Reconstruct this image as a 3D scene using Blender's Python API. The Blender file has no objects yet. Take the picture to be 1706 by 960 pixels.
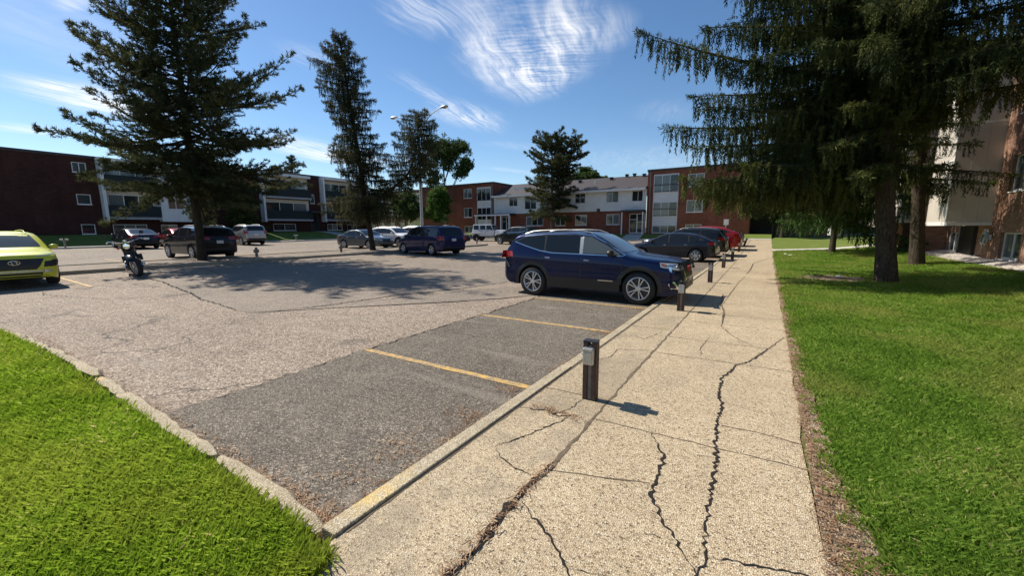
import bpy, bmesh, math, random
import numpy as np
from mathutils import Vector, Matrix
from mathutils.bvhtree import BVHTree
from mathutils.geometry import delaunay_2d_cdt

SC = bpy.context.scene
COL = SC.collection
RNG = np.random.default_rng(7)
random.seed(7)
rad = math.radians

# ---------------------------------------------------------------- camera
CAM_H = 1.75
FPX, CX, CY = 670.0, 853.0, 480.0
_vy = np.array([1279 - CX, 378 - CY, FPX])
_vx = np.array([-215 - CX, 386 - CY, FPX])
_Y = _vy / np.linalg.norm(_vy)
_X = -(_vx - _vx.dot(_Y) * _Y)
_X /= np.linalg.norm(_X)
_Z = np.cross(_X, _Y)
ROT = np.stack([_X, _Y, _Z])
cd = bpy.data.cameras.new("camera")
cam = bpy.data.objects.new("camera", cd)
COL.objects.link(cam)
cd.sensor_fit = 'HORIZONTAL'
cd.sensor_width = 36.0
cd.lens = FPX / 1706.0 * 36.0
cd.clip_start = 0.05
cd.clip_end = 3000.0
_r, _u, _b = ROT @ np.array([1, 0, 0.]), ROT @ np.array([0, -1., 0]), ROT @ np.array([0, 0, -1.])
cam.matrix_world = Matrix(((_r[0], _u[0], _b[0], 0), (_r[1], _u[1], _b[1], 0), (_r[2], _u[2], _b[2], CAM_H), (0, 0, 0, 1)))
SC.camera = cam

# ---------------------------------------------------------------- exposure
SC.view_settings.view_transform = 'Standard'
SC.view_settings.look = 'None'
SC.view_settings.gamma = 1.0
SC.view_settings.use_curve_mapping = False
SC.view_settings.exposure = 0.5
SUN_EL, SUN_STRENGTH, SKY_STRENGTH = 46.0, 4.7, 0.095
CLOUD_LEVEL = 8.6

# ---------------------------------------------------------------- node helper
class NT:
    def __init__(self, tree):
        self.t = tree
    def n(self, kind, **kw):
        nd = self.t.nodes.new(kind)
        ins = kw.pop('ins', {})
        for k, v in kw.items():
            setattr(nd, k, v)
        for k, v in ins.items():
            self.set(nd.inputs[k], v)
        return nd
    def set(self, sock, v):
        if isinstance(v, bpy.types.NodeSocket):
            self.t.links.new(v, sock)
        else:
            if hasattr(sock, 'default_value'):
                try:
                    sock.default_value = v
                except Exception:
                    sock.default_value = (*v, 1.0)
    def math(self, op, a, b=0.0, c=None, clamp=False):
        nd = self.n('ShaderNodeMath', operation=op, use_clamp=clamp)
        self.set(nd.inputs[0], a)
        self.set(nd.inputs[1], b)
        if c is not None:
            self.set(nd.inputs[2], c)
        return nd.outputs[0]
    def vmath(self, op, a, b=(0, 0, 0)):
        nd = self.n('ShaderNodeVectorMath', operation=op)
        self.set(nd.inputs[0], a)
        if op == 'SCALE':
            self.set(nd.inputs['Scale'], b)
        else:
            self.set(nd.inputs[1], b)
        return nd.outputs['Value'] if op in ('LENGTH', 'DOT_PRODUCT') else nd.outputs[0]
    def noise(self, vec, scale, detail=4.0, rough=0.55, dist=0.0):
        nd = self.n('ShaderNodeTexNoise', ins={'Scale': scale, 'Detail': detail, 'Roughness': rough, 'Distortion': dist})
        if vec is not None:
            self.set(nd.inputs['Vector'], vec)
        return nd.outputs['Fac']
    def vor(self, vec, scale, feature='F1'):
        nd = self.n('ShaderNodeTexVoronoi', feature=feature, ins={'Scale': scale})
        self.set(nd.inputs['Vector'], vec)
        return nd
    def ramp(self, fac, stops, interp='LINEAR'):
        nd = self.n('ShaderNodeValToRGB')
        nd.color_ramp.interpolation = interp
        el = nd.color_ramp.elements
        while len(el) < len(stops):
            el.new(0.5)
        for e, (p, c) in zip(el, stops):
            e.position = p
            e.color = (*c, 1.0) if not isinstance(c, (int, float)) else (c, c, c, 1.0)
        self.set(nd.inputs[0], fac)
        return nd.outputs[0]
    def mix(self, fac, a, b, mode='MIX'):
        nd = self.n('ShaderNodeMix', data_type='RGBA', blend_type=mode)
        self.set(nd.inputs[0], fac)
        self.set(nd.inputs[6], a)
        self.set(nd.inputs[7], b)
        return nd.outputs[2]
    def maprange(self, v, a, b, c=0.0, d=1.0, smooth=True):
        nd = self.n('ShaderNodeMapRange', interpolation_type='SMOOTHSTEP' if smooth else 'LINEAR')
        for i, x in enumerate((v, a, b, c, d)):
            self.set(nd.inputs[i], x)
        return nd.outputs[0]
    def bump(self, h, strength=0.3, dist=0.01):
        nd = self.n('ShaderNodeBump', ins={'Strength': strength, 'Distance': dist})
        self.set(nd.inputs['Height'], h)
        return nd.outputs[0]
    def scaled(self, vec, s):
        nd = self.n('ShaderNodeMapping')
        self.set(nd.inputs['Vector'], vec)
        nd.inputs['Scale'].default_value = s
        return nd.outputs[0]

def sky_ray(px, py):
    d = ROT @ np.array([px - CX, py - CY, FPX])
    return d / np.linalg.norm(d)

# ---------------------------------------------------------------- world: sky and cirrus
world = bpy.data.worlds.new("World")
SC.world = world
world.use_nodes = True
wt = world.node_tree
wt.nodes.clear()
W = NT(wt)
wout = W.n('ShaderNodeOutputWorld')
bg = W.n('ShaderNodeBackground', ins={'Strength': SKY_STRENGTH})
wt.links.new(bg.outputs[0], wout.inputs[0])
sky = W.n('ShaderNodeTexSky', sky_type='NISHITA', sun_disc=False)
sky.sun_elevation = rad(SUN_EL)
sky.sun_rotation = rad(-90)
sky.altitude = 650.0
sky.air_density = 1.0
sky.dust_density = 0.25
sky.ozone_density = 2.0
wc = W.n('ShaderNodeTexCoord').outputs['Generated']
sep = W.n('ShaderNodeSeparateXYZ', ins={0: wc})
zc = W.math('MAXIMUM', sep.outputs[2], 0.03)
pln = W.n('ShaderNodeCombineXYZ', ins={0: W.math('DIVIDE', sep.outputs[0], zc), 1: W.math('DIVIDE', sep.outputs[1], zc), 2: 0.0}).outputs[0]
warp = W.n('ShaderNodeTexNoise', ins={'Scale': 1.3, 'Detail': 3.0})
wt.links.new(pln, warp.inputs['Vector'])
wv = W.vmath('SCALE', W.vmath('SUBTRACT', warp.outputs['Color'], (0.5, 0.5, 0.5)), 0.36)
plw = W.vmath('ADD', pln, wv)

def sky_plane(px, py):
    d = sky_ray(px, py)
    return d[:2] / d[2]

def streak_noise(ang, sx, sy, detail=6.0, rough=0.62):
    mp = W.n('ShaderNodeMapping', vector_type='TEXTURE')
    W.set(mp.inputs['Vector'], plw)
    mp.inputs['Rotation'].default_value = (0, 0, ang)
    mp.inputs['Scale'].default_value = (sx, sy, 1)
    return W.noise(mp.outputs[0], 1.0, detail, rough, 0.3)

def blob(p0, p1, width, soft=0.15):
    a, b = sky_plane(*p0), sky_plane(*p1)
    c, d = (a + b) / 2, b - a
    ang = math.atan2(d[1], d[0])
    mp = W.n('ShaderNodeMapping', vector_type='TEXTURE')
    W.set(mp.inputs['Vector'], plw)
    mp.inputs['Location'].default_value = (c[0], c[1], 0)
    mp.inputs['Rotation'].default_value = (0, 0, ang)
    mp.inputs['Scale'].default_value = (np.hypot(*d) / 2, width, 1)
    return W.maprange(W.vmath('LENGTH', mp.outputs[0]), 1.0, soft, 0.0, 1.0)

SA = rad(110)
n_str = streak_noise(SA, 0.9, 0.10)
n_fine = streak_noise(rad(25), 0.22, 0.065, 6.0)
n_fib = streak_noise(SA - 0.15, 0.6, 0.035, 4.0)
fib = W.maprange(W.math('ADD', W.math('MULTIPLY', n_str, 0.55), W.math('MULTIPLY', n_fib, 0.45)), 0.36, 0.66)
mp = W.n('ShaderNodeMapping', vector_type='TEXTURE')
W.set(mp.inputs['Vector'], W.vmath('ADD', pln, W.vmath('SCALE', wv, 0.18)))
mp.inputs['Rotation'].default_value = (0, 0, math.atan2(0.9, -0.42))
wav = W.n('ShaderNodeTexWave', bands_direction='X', ins={'Scale': 7.0, 'Distortion': 7.0, 'Detail': 4.0, 'Detail Scale': 1.2, 'Detail Roughness': 0.6})
wt.links.new(mp.outputs[0], wav.inputs['Vector'])
ripple = W.maprange(W.math('ADD', W.math('MULTIPLY', wav.outputs['Fac'], 0.10), W.math('MULTIPLY', W.math('ADD', n_fine, n_str), 0.72)), 0.50, 1.0)
parts_c = []
def add_cloud(mask, tex, amount):
    parts_c.append(W.math('MULTIPLY', W.math('MULTIPLY', mask, tex), amount))
soft_fib = W.math('ADD', W.math('MULTIPLY', fib, 0.8), 0.2)
add_cloud(blob((770, -70), (800, 120), 0.20, 0.0), soft_fib, 0.7)
add_cloud(blob((765, 40), (885, 180), 0.30, 0.0), soft_fib, 0.9)
add_cloud(blob((890, -160), (905, 175), 0.50, 0.0), W.math('MULTIPLY', ripple, W.math('ADD', n_str, 0.2)), 0.8)
add_cloud(blob((945, 40), (905, 175), 0.30, 0.0), W.math('MULTIPLY', ripple, fib), 0.7)
add_cloud(blob((965, -80), (945, 125), 0.20, 0.0), soft_fib, 0.65)
add_cloud(blob((640, -60), (735, 75), 0.20, 0.1), fib, 0.6)
add_cloud(blob((705, 155), (830, 225), 0.40, 0.0), fib, 1.0)
add_cloud(blob((650, 110), (760, 190), 0.16, 0.1), fib, 0.35)
add_cloud(blob((0, 108), (270, 208), 0.55, 0.0), soft_fib, 1.7)
add_cloud(blob((390, 210), (640, 285), 0.70, 0.0), soft_fib, 1.6)
add_cloud(blob((-160, 196), (170, 226), 0.40, 0.0), soft_fib, 0.7)
add_cloud(blob((90, -20), (180, 20), 0.22, 0.1), soft_fib, 0.6)
add_cloud(blob((-100, 40), (330, 90), 1.5, 0.2), W.math('ADD', W.math('MULTIPLY', n_str, 0.8), 0.1), 0.30)
add_cloud(blob((470, 50), (560, 130), 0.2, 0.1), fib, 0.28)
add_cloud(blob((1010, -10), (1025, 95), 0.2, 0.1), fib, 0.35)
add_cloud(blob((1040, 200), (1190, 175), 0.5, 0.1), soft_fib, 0.16)
add_cloud(blob((1000, 290), (1260, 225), 2.2, 0.1), soft_fib, 0.18)
add_cloud(blob((830, 250), (880, 235), 0.6, 0.1), soft_fib, 0.2)
add_cloud(blob((840, 288), (880, 282), 1.0, 0.1), soft_fib, 0.3)
tot = parts_c[0]
for q in parts_c[1:]:
    tot = W.math('ADD', tot, q)
tot = W.math('MULTIPLY', W.math('MINIMUM', tot, 0.95), W.math('MULTIPLY_ADD', W.maprange(W.noise(plw, 3.2, 7.0, 0.65), 0.30, 0.62), 0.45, 0.5))
hsv = W.n('ShaderNodeHueSaturation', ins={'Saturation': 1.16, 'Value': 1.0})
wt.links.new(sky.outputs[0], hsv.inputs['Color'])
cm = W.mix(tot, hsv.outputs[0], (CLOUD_LEVEL, CLOUD_LEVEL * 1.0, CLOUD_LEVEL * 1.02, 1.0))
wt.links.new(cm, bg.inputs['Color'])

# ---------------------------------------------------------------- sun
sd = bpy.data.lights.new("sun", 'SUN')
sd.energy = SUN_STRENGTH
sd.angle = rad(0.55)
sd.color = (1.0, 0.94, 0.84)
sun = bpy.data.objects.new("sun", sd)
COL.objects.link(sun)
to_sun = Vector((-math.cos(rad(SUN_EL)), -0.015, math.sin(rad(SUN_EL))))
sun.rotation_euler = to_sun.to_track_quat('Z', 'Y').to_euler()
sun.location = (-30, 0, 40)
SC.cycles.max_bounces = 6
SC.cycles.transparent_max_bounces = 8
SC.cycles.use_denoising = True

# ---------------------------------------------------------------- object helpers
def tag(o, label=None, cat=None, group=None, kind=None):
    if label: o['label'] = label
    if cat: o['category'] = cat
    if group: o['group'] = group
    if kind: o['kind'] = kind
    return o

def empty(name, loc=(0, 0, 0), rz=0.0):
    o = bpy.data.objects.new(name, None)
    COL.objects.link(o)
    o.location = loc
    o.rotation_euler = (0, 0, rz)
    o.empty_display_size = 0.2
    return o

def link(name, me, mats, parent=None, angle=None):
    if not isinstance(mats, (list, tuple)):
        mats = [mats]
    for m in mats:
        me.materials.append(m)
    o = bpy.data.objects.new(name, me)
    COL.objects.link(o)
    if parent is not None:
        o.parent = parent
    if angle is not None:
        for p in me.polygons:
            p.use_smooth = True
        me.set_sharp_from_angle(angle=rad(angle))
    return o

def kids(o):
    return [c for c in bpy.data.objects if c.parent == o]

def copy_tree(o, parent=None):
    c = o.copy()
    COL.objects.link(c)
    if parent is not None:
        c.parent = parent
    for ch in list(o.children):
        copy_tree(ch, c)
    return c

class MB:
    """collects verts and faces for one mesh"""
    def __init__(self):
        self.v, self.f, self.m = [], [], []
    def add(self, vs, fs, mi=0):
        n = len(self.v)
        self.v += [tuple(map(float, p)) for p in vs]
        self.f += [tuple(n + i for i in q) for q in fs]
        self.m += [mi] * len(fs)
        return self
    def box(self, x0, x1, y0, y1, z0, z1, mi=0):
        vs = [(x, y, z) for z in (z0, z1) for y in (y0, y1) for x in (x0, x1)]
        fs = [(0, 2, 3, 1), (4, 5, 7, 6), (0, 1, 5, 4), (2, 6, 7, 3), (0, 4, 6, 2), (1, 3, 7, 5)]
        return self.add(vs, fs, mi)
    def quad(self, a, b, c, d, mi=0):
        return self.add([a, b, c, d], [(0, 1, 2, 3)], mi)
    def tube(self, pts, rs, n=8, cap=True, mi=0):
        pts = [np.array(p, float) for p in pts]
        if not hasattr(rs, '__len__'):
            rs = [rs] * len(pts)
        vs, fs = [], []
        ref = None
        for i, p in enumerate(pts):
            d = pts[min(i + 1, len(pts) - 1)] - pts[max(i - 1, 0)]
            d = d / (np.linalg.norm(d) + 1e-9)
            if ref is None:
                ref = np.array([0, 0, 1.]) if abs(d[2]) < 0.9 else np.array([1., 0, 0])
            u = np.cross(d, ref); u /= np.linalg.norm(u) + 1e-9
            w = np.cross(u, d); ref = w
            for k in range(n):
                a = 2 * math.pi * k / n
                vs.append(p + rs[i] * (math.cos(a) * u + math.sin(a) * w))
        for i in range(len(pts) - 1):
            for k in range(n):
                k2 = (k + 1) % n
                fs.append((i * n + k, i * n + k2, (i + 1) * n + k2, (i + 1) * n + k))
        if cap:
            fs.append(tuple(range(n - 1, -1, -1)))
            fs.append(tuple((len(pts) - 1) * n + k for k in range(n)))
        return self.add(vs, fs, mi)
    def lathe(self, prof, n=24, axis='z', org=(0, 0, 0), mi=0, closed=False):
        """prof = [(radius, height)...]"""
        vs, fs = [], []
        for r, h in prof:
            for k in range(n):
                a = 2 * math.pi * k / n
                c, s = r * math.cos(a), r * math.sin(a)
                p = (c, s, h) if axis == 'z' else ((s, h, c) if axis == 'y' else (h, c, s))
                vs.append((p[0] + org[0], p[1] + org[1], p[2] + org[2]))
        m = len(prof)
        for i in range(m if closed else m - 1):
            j = (i + 1) % m
            for k in range(n):
                k2 = (k + 1) % n
                fs.append((i * n + k, i * n + k2, j * n + k2, j * n + k))
        return self.add(vs, fs, mi)
    def mesh(self, name):
        me = bpy.data.meshes.new(name)
        me.from_pydata(self.v, [], self.f)
        if any(self.m):
            me.polygons.foreach_set('material_index', self.m)
        me.update()
        return me
    def build(self, name, mats, parent=None, angle=None, bevel=0.0, fix=True):
        me = self.mesh(name)
        if fix or bevel:
            bm = bmesh.new()
            bm.from_mesh(me)
            bmesh.ops.recalc_face_normals(bm, faces=bm.faces)
            if bevel:
                es = [e for e in bm.edges if len(e.link_faces) == 2 and e.calc_face_angle(0) > 0.5]
                bmesh.ops.bevel(bm, geom=es, offset=bevel, segments=2, profile=0.5, affect='EDGES', clamp_overlap=True)
            bm.to_mesh(me)
            bm.free()
        return link(name, me, mats, parent, angle)

def fast_mesh(name, verts, nper, facen, shade=None):
    """verts (N,3) where every face uses nper consecutive vertices; facen = face count"""
    me = bpy.data.meshes.new(name)
    n = len(verts)
    me.vertices.add(n)
    me.vertices.foreach_set('co', np.ascontiguousarray(verts, dtype=np.float32).ravel())
    me.loops.add(n)
    me.loops.foreach_set('vertex_index', np.arange(n, dtype=np.int32))
    me.polygons.add(facen)
    me.polygons.foreach_set('loop_start', np.arange(0, n, nper, dtype=np.int32))
    if shade is not None:
        at = me.attributes.new('tone', 'FLOAT', 'FACE')
        at.data.foreach_set('value', np.ascontiguousarray(shade, dtype=np.float32))
    me.update(calc_edges=True)
    me.validate()
    return me

def sstep(a, b, x):
    t = np.clip((x - a) / (b - a), 0, 1)
    return t * t * (3 - 2 * t)

def zg(x, y):
    """height of the paved ground"""
    return (.012 * np.maximum(0, -x - 5) + .006 * np.maximum(0, y - 22)
            + .024 * np.maximum(0, y - 24) * sstep(-16, -6, x))

def zl(x, y):
    """height of the right-hand lawn"""
    return zg(x, y) + .09 + .22 * sstep(3.0, 7.0, x)
# ---------------------------------------------------------------- materials
def new_mat(name):
    m = bpy.data.materials.new(name)
    m.use_nodes = True
    nt = m.node_tree
    bs = next(n for n in nt.nodes if n.type == 'BSDF_PRINCIPLED')
    return m, NT(nt), bs

def plain(name, col, rough=0.6, metal=0.0, coat=0.0, spec=0.5, var=0.12, vscale=6.0, bump=0.0):
    m, N, b = new_mat(name)
    b.inputs['Roughness'].default_value = rough
    b.inputs['Metallic'].default_value = metal
    b.inputs['Specular IOR Level'].default_value = spec
    if coat:
        b.inputs['Coat Weight'].default_value = coat
        b.inputs['Coat Roughness'].default_value = 0.04
    if var:
        pos = N.n('ShaderNodeTexCoord').outputs['Object']
        f = N.noise(pos, vscale, 5.0, 0.6)
        lo = tuple(c * (1 - var) for c in col); hi = tuple(min(1, c * (1 + var)) for c in col)
        N.set(b.inputs['Base Color'], N.ramp(f, [(0.3, lo), (0.7, hi)]))
        if bump:
            N.set(b.inputs['Normal'], N.bump(N.noise(pos, vscale * 8, 4), bump, 0.01))
    else:
        b.inputs['Base Color'].default_value = (*col, 1)
    return m

def wpos(N):
    return N.n('ShaderNodeNewGeometry').outputs['Position']

def mat_aggregate(name, stops, scale, grout, stain=(0.75, 1.15), bumps=0.5, big=0.35, fleck=None, rough=0.85, crack=False, slabs=False, spots=False):
    m, N, b = new_mat(name)
    p = wpos(N)
    v = N.vor(p, scale)
    v2 = N.vor(p, scale, 'DISTANCE_TO_EDGE')
    sepc = N.n('ShaderNodeSeparateColor', ins={0: v.outputs['Color']})
    c = N.ramp(sepc.outputs[0], stops)
    edge = N.maprange(v2.outputs['Distance'], 0.0, 0.16, 1.0, 0.0)
    c = N.mix(N.math('MULTIPLY', edge, 0.75), c, (*grout, 1))
    big_n = N.noise(p, big, 6.0, 0.62)
    mid_n = N.noise(p, 3.0, 6.0, 0.65)
    k = N.ramp(N.math('ADD', N.math('MULTIPLY', big_n, 0.55), N.math('MULTIPLY', mid_n, 0.45)), [(0.32, stain[0]), (0.68, stain[1])])
    c = N.mix(1.0, c, k, 'MULTIPLY')
    if fleck:
        f = N.maprange(N.noise(p, 1.1, 7.0, 0.7), 0.56, 0.72)
        c = N.mix(N.math('MULTIPLY', f, fleck[1]), c, (*fleck[0], 1))
    if spots:      # oil drips and rubber, darker blots of their own shape
        o1 = N.maprange(N.noise(p, 0.85, 5.0, 0.6, 0.4), 0.60, 0.70)
        o2 = N.maprange(N.noise(p, 5.5, 3.0, 0.5), 0.66, 0.72)
        o3 = N.maprange(N.noise(N.scaled(p, (0.18, 1.6, 1.0)), 1.3, 4.0, 0.6), 0.54, 0.70)
        c = N.mix(N.math('MULTIPLY', N.math('MAXIMUM', N.math('MULTIPLY', o1, 0.42), N.math('MULTIPLY', o2, 0.38)), 1.0), c, (0.04, 0.034, 0.028, 1))
        c = N.mix(N.math('MULTIPLY', o3, 0.28), c, (0.36, 0.31, 0.25, 1))
    if slabs:      # slab to slab differences, the strip by the kerb greyer and rougher
        sp = N.n('ShaderNodeSeparateXYZ', ins={0: p})
        row = N.math('FLOOR', N.math('DIVIDE', N.math('ADD', sp.outputs[1], 0.22), 1.72))
        colm = N.math('GREATER_THAN', sp.outputs[0], -1.18)
        wn = N.n('ShaderNodeTexWhiteNoise', noise_dimensions='2D')
        N.set(wn.inputs['Vector'], N.n('ShaderNodeCombineXYZ', ins={0: row, 1: colm}).outputs[0])
        tone = N.math('MULTIPLY_ADD', wn.outputs['Value'], 0.16, 0.92)
        c = N.mix(1.0, c, N.n('ShaderNodeCombineColor', ins={0: tone, 1: tone, 2: tone}).outputs[0], 'MULTIPLY')
        left = N.math('SUBTRACT', 1.0, colm)
        rough_n = N.maprange(N.noise(p, 2.6, 7.0, 0.7), 0.46, 0.66)
        c = N.mix(N.math('MULTIPLY', left, N.math('MULTIPLY_ADD', rough_n, 0.45, 0.12)), c, (0.24, 0.20, 0.145, 1))
        wear = N.maprange(N.noise(N.scaled(p, (1.0, 0.25, 1.0)), 1.8, 6.0, 0.65), 0.50, 0.74)
        c = N.mix(N.math('MULTIPLY', wear, 0.30), c, (0.30, 0.245, 0.17, 1))
    if crack:
        wp = N.vmath('ADD', p, N.vmath('SCALE', N.n('ShaderNodeTexNoise', ins={'Scale': 0.9, 'Detail': 6.0, 'Vector': p}).outputs['Color'], 1.6))
        ce = N.vor(wp, 0.28, 'DISTANCE_TO_EDGE').outputs['Distance']
        cl = N.maprange(ce, 0.0, 0.010, 1.0, 0.0)
        gate = N.maprange(N.noise(p, 0.22, 2.0), 0.47, 0.56)
        c = N.mix(N.math('MULTIPLY', N.math('MULTIPLY', cl, gate), 0.7), c, (0.03, 0.027, 0.024, 1))
    N.set(b.inputs['Base Color'], c)
    b.inputs['Roughness'].default_value = rough
    b.inputs['Specular IOR Level'].default_value = 0.25
    N.set(b.inputs['Normal'], N.bump(N.math('ADD', v.outputs['Distance'], N.math('MULTIPLY', mid_n, 0.6)), bumps, 0.012))
    return m

M = {}
M['walk'] = mat_aggregate('exposed_aggregate', [(0.0, (0.055, 0.040, 0.028)), (0.07, (0.20, 0.135, 0.08)), (0.2, (0.38, 0.285, 0.175)), (0.5, (0.54, 0.425, 0.27)), (0.8, (0.63, 0.515, 0.345)), (1.0, (0.74, 0.64, 0.46))], 108.0, (0.36, 0.27, 0.165), (0.78, 1.10), 0.55, 0.5, ((0.36, 0.27, 0.15), 0.30), slabs=True)
M['asphalt'] = mat_aggregate('chip_asphalt', [(0.0, (0.125, 0.09, 0.065)), (0.35, (0.295, 0.228, 0.168)), (0.7, (0.43, 0.34, 0.255)), (1.0, (0.62, 0.51, 0.40))], 48.0, (0.13, 0.10, 0.078), (0.74, 1.16), 0.8, 0.3, ((0.36, 0.29, 0.22), 0.35), crack=True, spots=True)
M['asphalt_mid'] = mat_aggregate('worn_asphalt', [(0.0, (0.12, 0.10, 0.082)), (0.4, (0.265, 0.212, 0.16)), (0.8, (0.355, 0.288, 0.22)), (1.0, (0.50, 0.415, 0.325))], 66.0, (0.14, 0.115, 0.095), (0.76, 1.15), 0.45, 0.3, ((0.30, 0.25, 0.20), 0.35), crack=True)
M['asphalt_dark'] = mat_aggregate('patched_asphalt', [(0.0, (0.070, 0.055, 0.040)), (0.4, (0.170, 0.142, 0.108)), (0.8, (0.255, 0.214, 0.165)), (1.0, (0.47, 0.40, 0.315))], 85.0, (0.05, 0.043, 0.036), (0.66, 1.22), 0.6, 0.4, ((0.30, 0.26, 0.205), 0.45), spots=True)
M['concrete'] = mat_aggregate('old_concrete', [(0.0, (0.30, 0.25, 0.18)), (0.5, (0.42, 0.36, 0.27)), (1.0, (0.55, 0.48, 0.38))], 120.0, (0.33, 0.28, 0.21), (0.65, 1.12), 0.35, 0.8)
M['concrete_pale'] = mat_aggregate('pale_concrete', [(0.0, (0.46, 0.42, 0.35)), (0.5, (0.56, 0.52, 0.45)), (1.0, (0.66, 0.62, 0.55))], 110.0, (0.45, 0.41, 0.35), (0.8, 1.1), 0.3, 0.8)
M['kerb'] = mat_aggregate('weathered_kerb', [(0.0, (0.34, 0.27, 0.17)), (0.5, (0.52, 0.43, 0.29)), (1.0, (0.68, 0.60, 0.45))], 90.0, (0.30, 0.24, 0.15), (0.62, 1.15), 0.5, 1.2, ((0.66, 0.45, 0.11), 0.65))
M['gravel'] = mat_aggregate('pale_gravel', [(0.0, (0.28, 0.23, 0.19)), (0.5, (0.52, 0.46, 0.39)), (1.0, (0.78, 0.73, 0.66))], 14.0, (0.10, 0.085, 0.07), (0.8, 1.1), 1.0)
M['median'] = mat_aggregate('median_paving', [(0.0, (0.16, 0.12, 0.09)), (0.5, (0.29, 0.235, 0.18)), (1.0, (0.42, 0.35, 0.27))], 45.0, (0.14, 0.11, 0.085), (0.7, 1.15), 0.6, 0.6, ((0.20, 0.12, 0.06), 0.6))
M['soil'] = mat_aggregate('dry_soil_litter', [(0.0, (0.16, 0.10, 0.06)), (0.5, (0.40, 0.29, 0.185)), (1.0, (0.68, 0.54, 0.37))], 80.0, (0.11, 0.07, 0.04), (0.55, 1.15), 0.9, 1.5, ((0.10, 0.11, 0.03), 0.5))
M['earth'] = plain('far_ground', (0.07, 0.085, 0.035), 0.95, var=0.3, vscale=0.3)

def mat_grass(name, dark, light, dry, dry_amt):
    m, N, b = new_mat(name)
    p = wpos(N)
    f = N.noise(p, 22.0, 6.0, 0.7)
    g = N.noise(p, 0.9, 5.0, 0.6)
    c = N.ramp(f, [(0.28, dark), (0.72, light)])
    d = N.maprange(g, 0.52, 0.72)
    c = N.mix(N.math('MULTIPLY', d, dry_amt), c, (*dry, 1))
    N.set(b.inputs['Base Color'], c)
    b.inputs['Roughness'].default_value = 0.9
    b.inputs['Specular IOR Level'].default_value = 0.2
    N.set(b.inputs['Normal'], N.bump(f, 0.8, 0.03))
    return m
M['turf'] = mat_grass('turf', (0.075, 0.105, 0.015), (0.175, 0.225, 0.042), (0.27, 0.235, 0.09), 0.5)
M['turf_lush'] = mat_grass('turf_lush', (0.12, 0.155, 0.010), (0.27, 0.35, 0.026), (0.32, 0.32, 0.05), 0.3)

def mat_leaf(name, stops, trans=0.3, rough=0.55, big=0.0, bigcol=None):
    """foliage: tone is a per-face value, largely random; some light passes through"""
    m, N, b = new_mat(name)
    a = N.n('ShaderNodeAttribute', attribute_name='tone').outputs['Fac']
    c = N.ramp(a, stops)
    if big:
        f = N.maprange(N.noise(wpos(N), big, 3.0), 0.45, 0.62)
        c = N.mix(N.math('MULTIPLY', f, 0.6), c, (*bigcol, 1))
    N.set(b.inputs['Base Color'], c)
    b.inputs['Roughness'].default_value = rough
    b.inputs['Specular IOR Level'].default_value = 0.3
    tr = N.n('ShaderNodeBsdfTranslucent')
    N.set(tr.inputs[0], c)
    b.inputs['Specular IOR Level'].default_value = 0.15
    mx = N.n('ShaderNodeMixShader', ins={0: trans})
    N.t.links.new(b.outputs[0], mx.inputs[1])
    N.t.links.new(tr.outputs[0], mx.inputs[2])
    out = next(n for n in N.t.nodes if n.type == 'OUTPUT_MATERIAL')
    N.t.links.new(mx.outputs[0], out.inputs[0])
    return m
M['blade'] = mat_leaf('grass_blade', [(0.0, (0.09, 0.18, 0.018)), (0.5, (0.235, 0.375, 0.048)), (0.86, (0.37, 0.49, 0.095)), (1.0, (0.64, 0.54, 0.24))], 0.65, 0.6, 0.55, (0.38, 0.40, 0.10))
M['blade_lush'] = mat_leaf('lush_grass_blade', [(0.0, (0.078, 0.145, 0.009)), (0.5, (0.225, 0.345, 0.024)), (0.9, (0.38, 0.47, 0.06)), (1.0, (0.60, 0.52, 0.20))], 0.6, 0.6, 0.6, (0.32, 0.37, 0.045))
M['pine'] = mat_leaf('pine_needles', [(0.0, (0.026, 0.034, 0.015)), (0.6, (0.068, 0.078, 0.030)), (1.0, (0.16, 0.155, 0.062))], 0.34, 0.75)
M['pine_brown'] = mat_leaf('dry_pine_needles', [(0.0, (0.030, 0.036, 0.017)), (0.6, (0.072, 0.076, 0.034)), (1.0, (0.15, 0.125, 0.062))], 0.32, 0.75)
M['spruce'] = mat_leaf('spruce_needles', [(0.0, (0.013, 0.022, 0.008)), (0.55, (0.038, 0.054, 0.017)), (0.9, (0.092, 0.105, 0.030)), (1.0, (0.14, 0.10, 0.038))], 0.25, 0.85, 0.6, (0.115, 0.125, 0.030))
M['spruce_green'] = mat_leaf('young_spruce_needles', [(0.0, (0.024, 0.050, 0.012)), (0.6, (0.058, 0.108, 0.024)), (1.0, (0.11, 0.17, 0.04))], 0.3, 0.75)
M['leaf'] = mat_leaf('broad_leaves', [(0.0, (0.026, 0.048, 0.012)), (0.6, (0.06, 0.10, 0.024)), (1.0, (0.12, 0.175, 0.042))], 0.35)
M['leaf_bright'] = mat_leaf('maple_leaves', [(0.0, (0.035, 0.075, 0.012)), (0.6, (0.075, 0.145, 0.022)), (1.0, (0.14, 0.22, 0.04))], 0.4)
M['litter'] = mat_leaf('dead_needles', [(0.0, (0.13, 0.065, 0.032)), (0.5, (0.34, 0.20, 0.11)), (1.0, (0.66, 0.50, 0.32))], 0.1)

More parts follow.
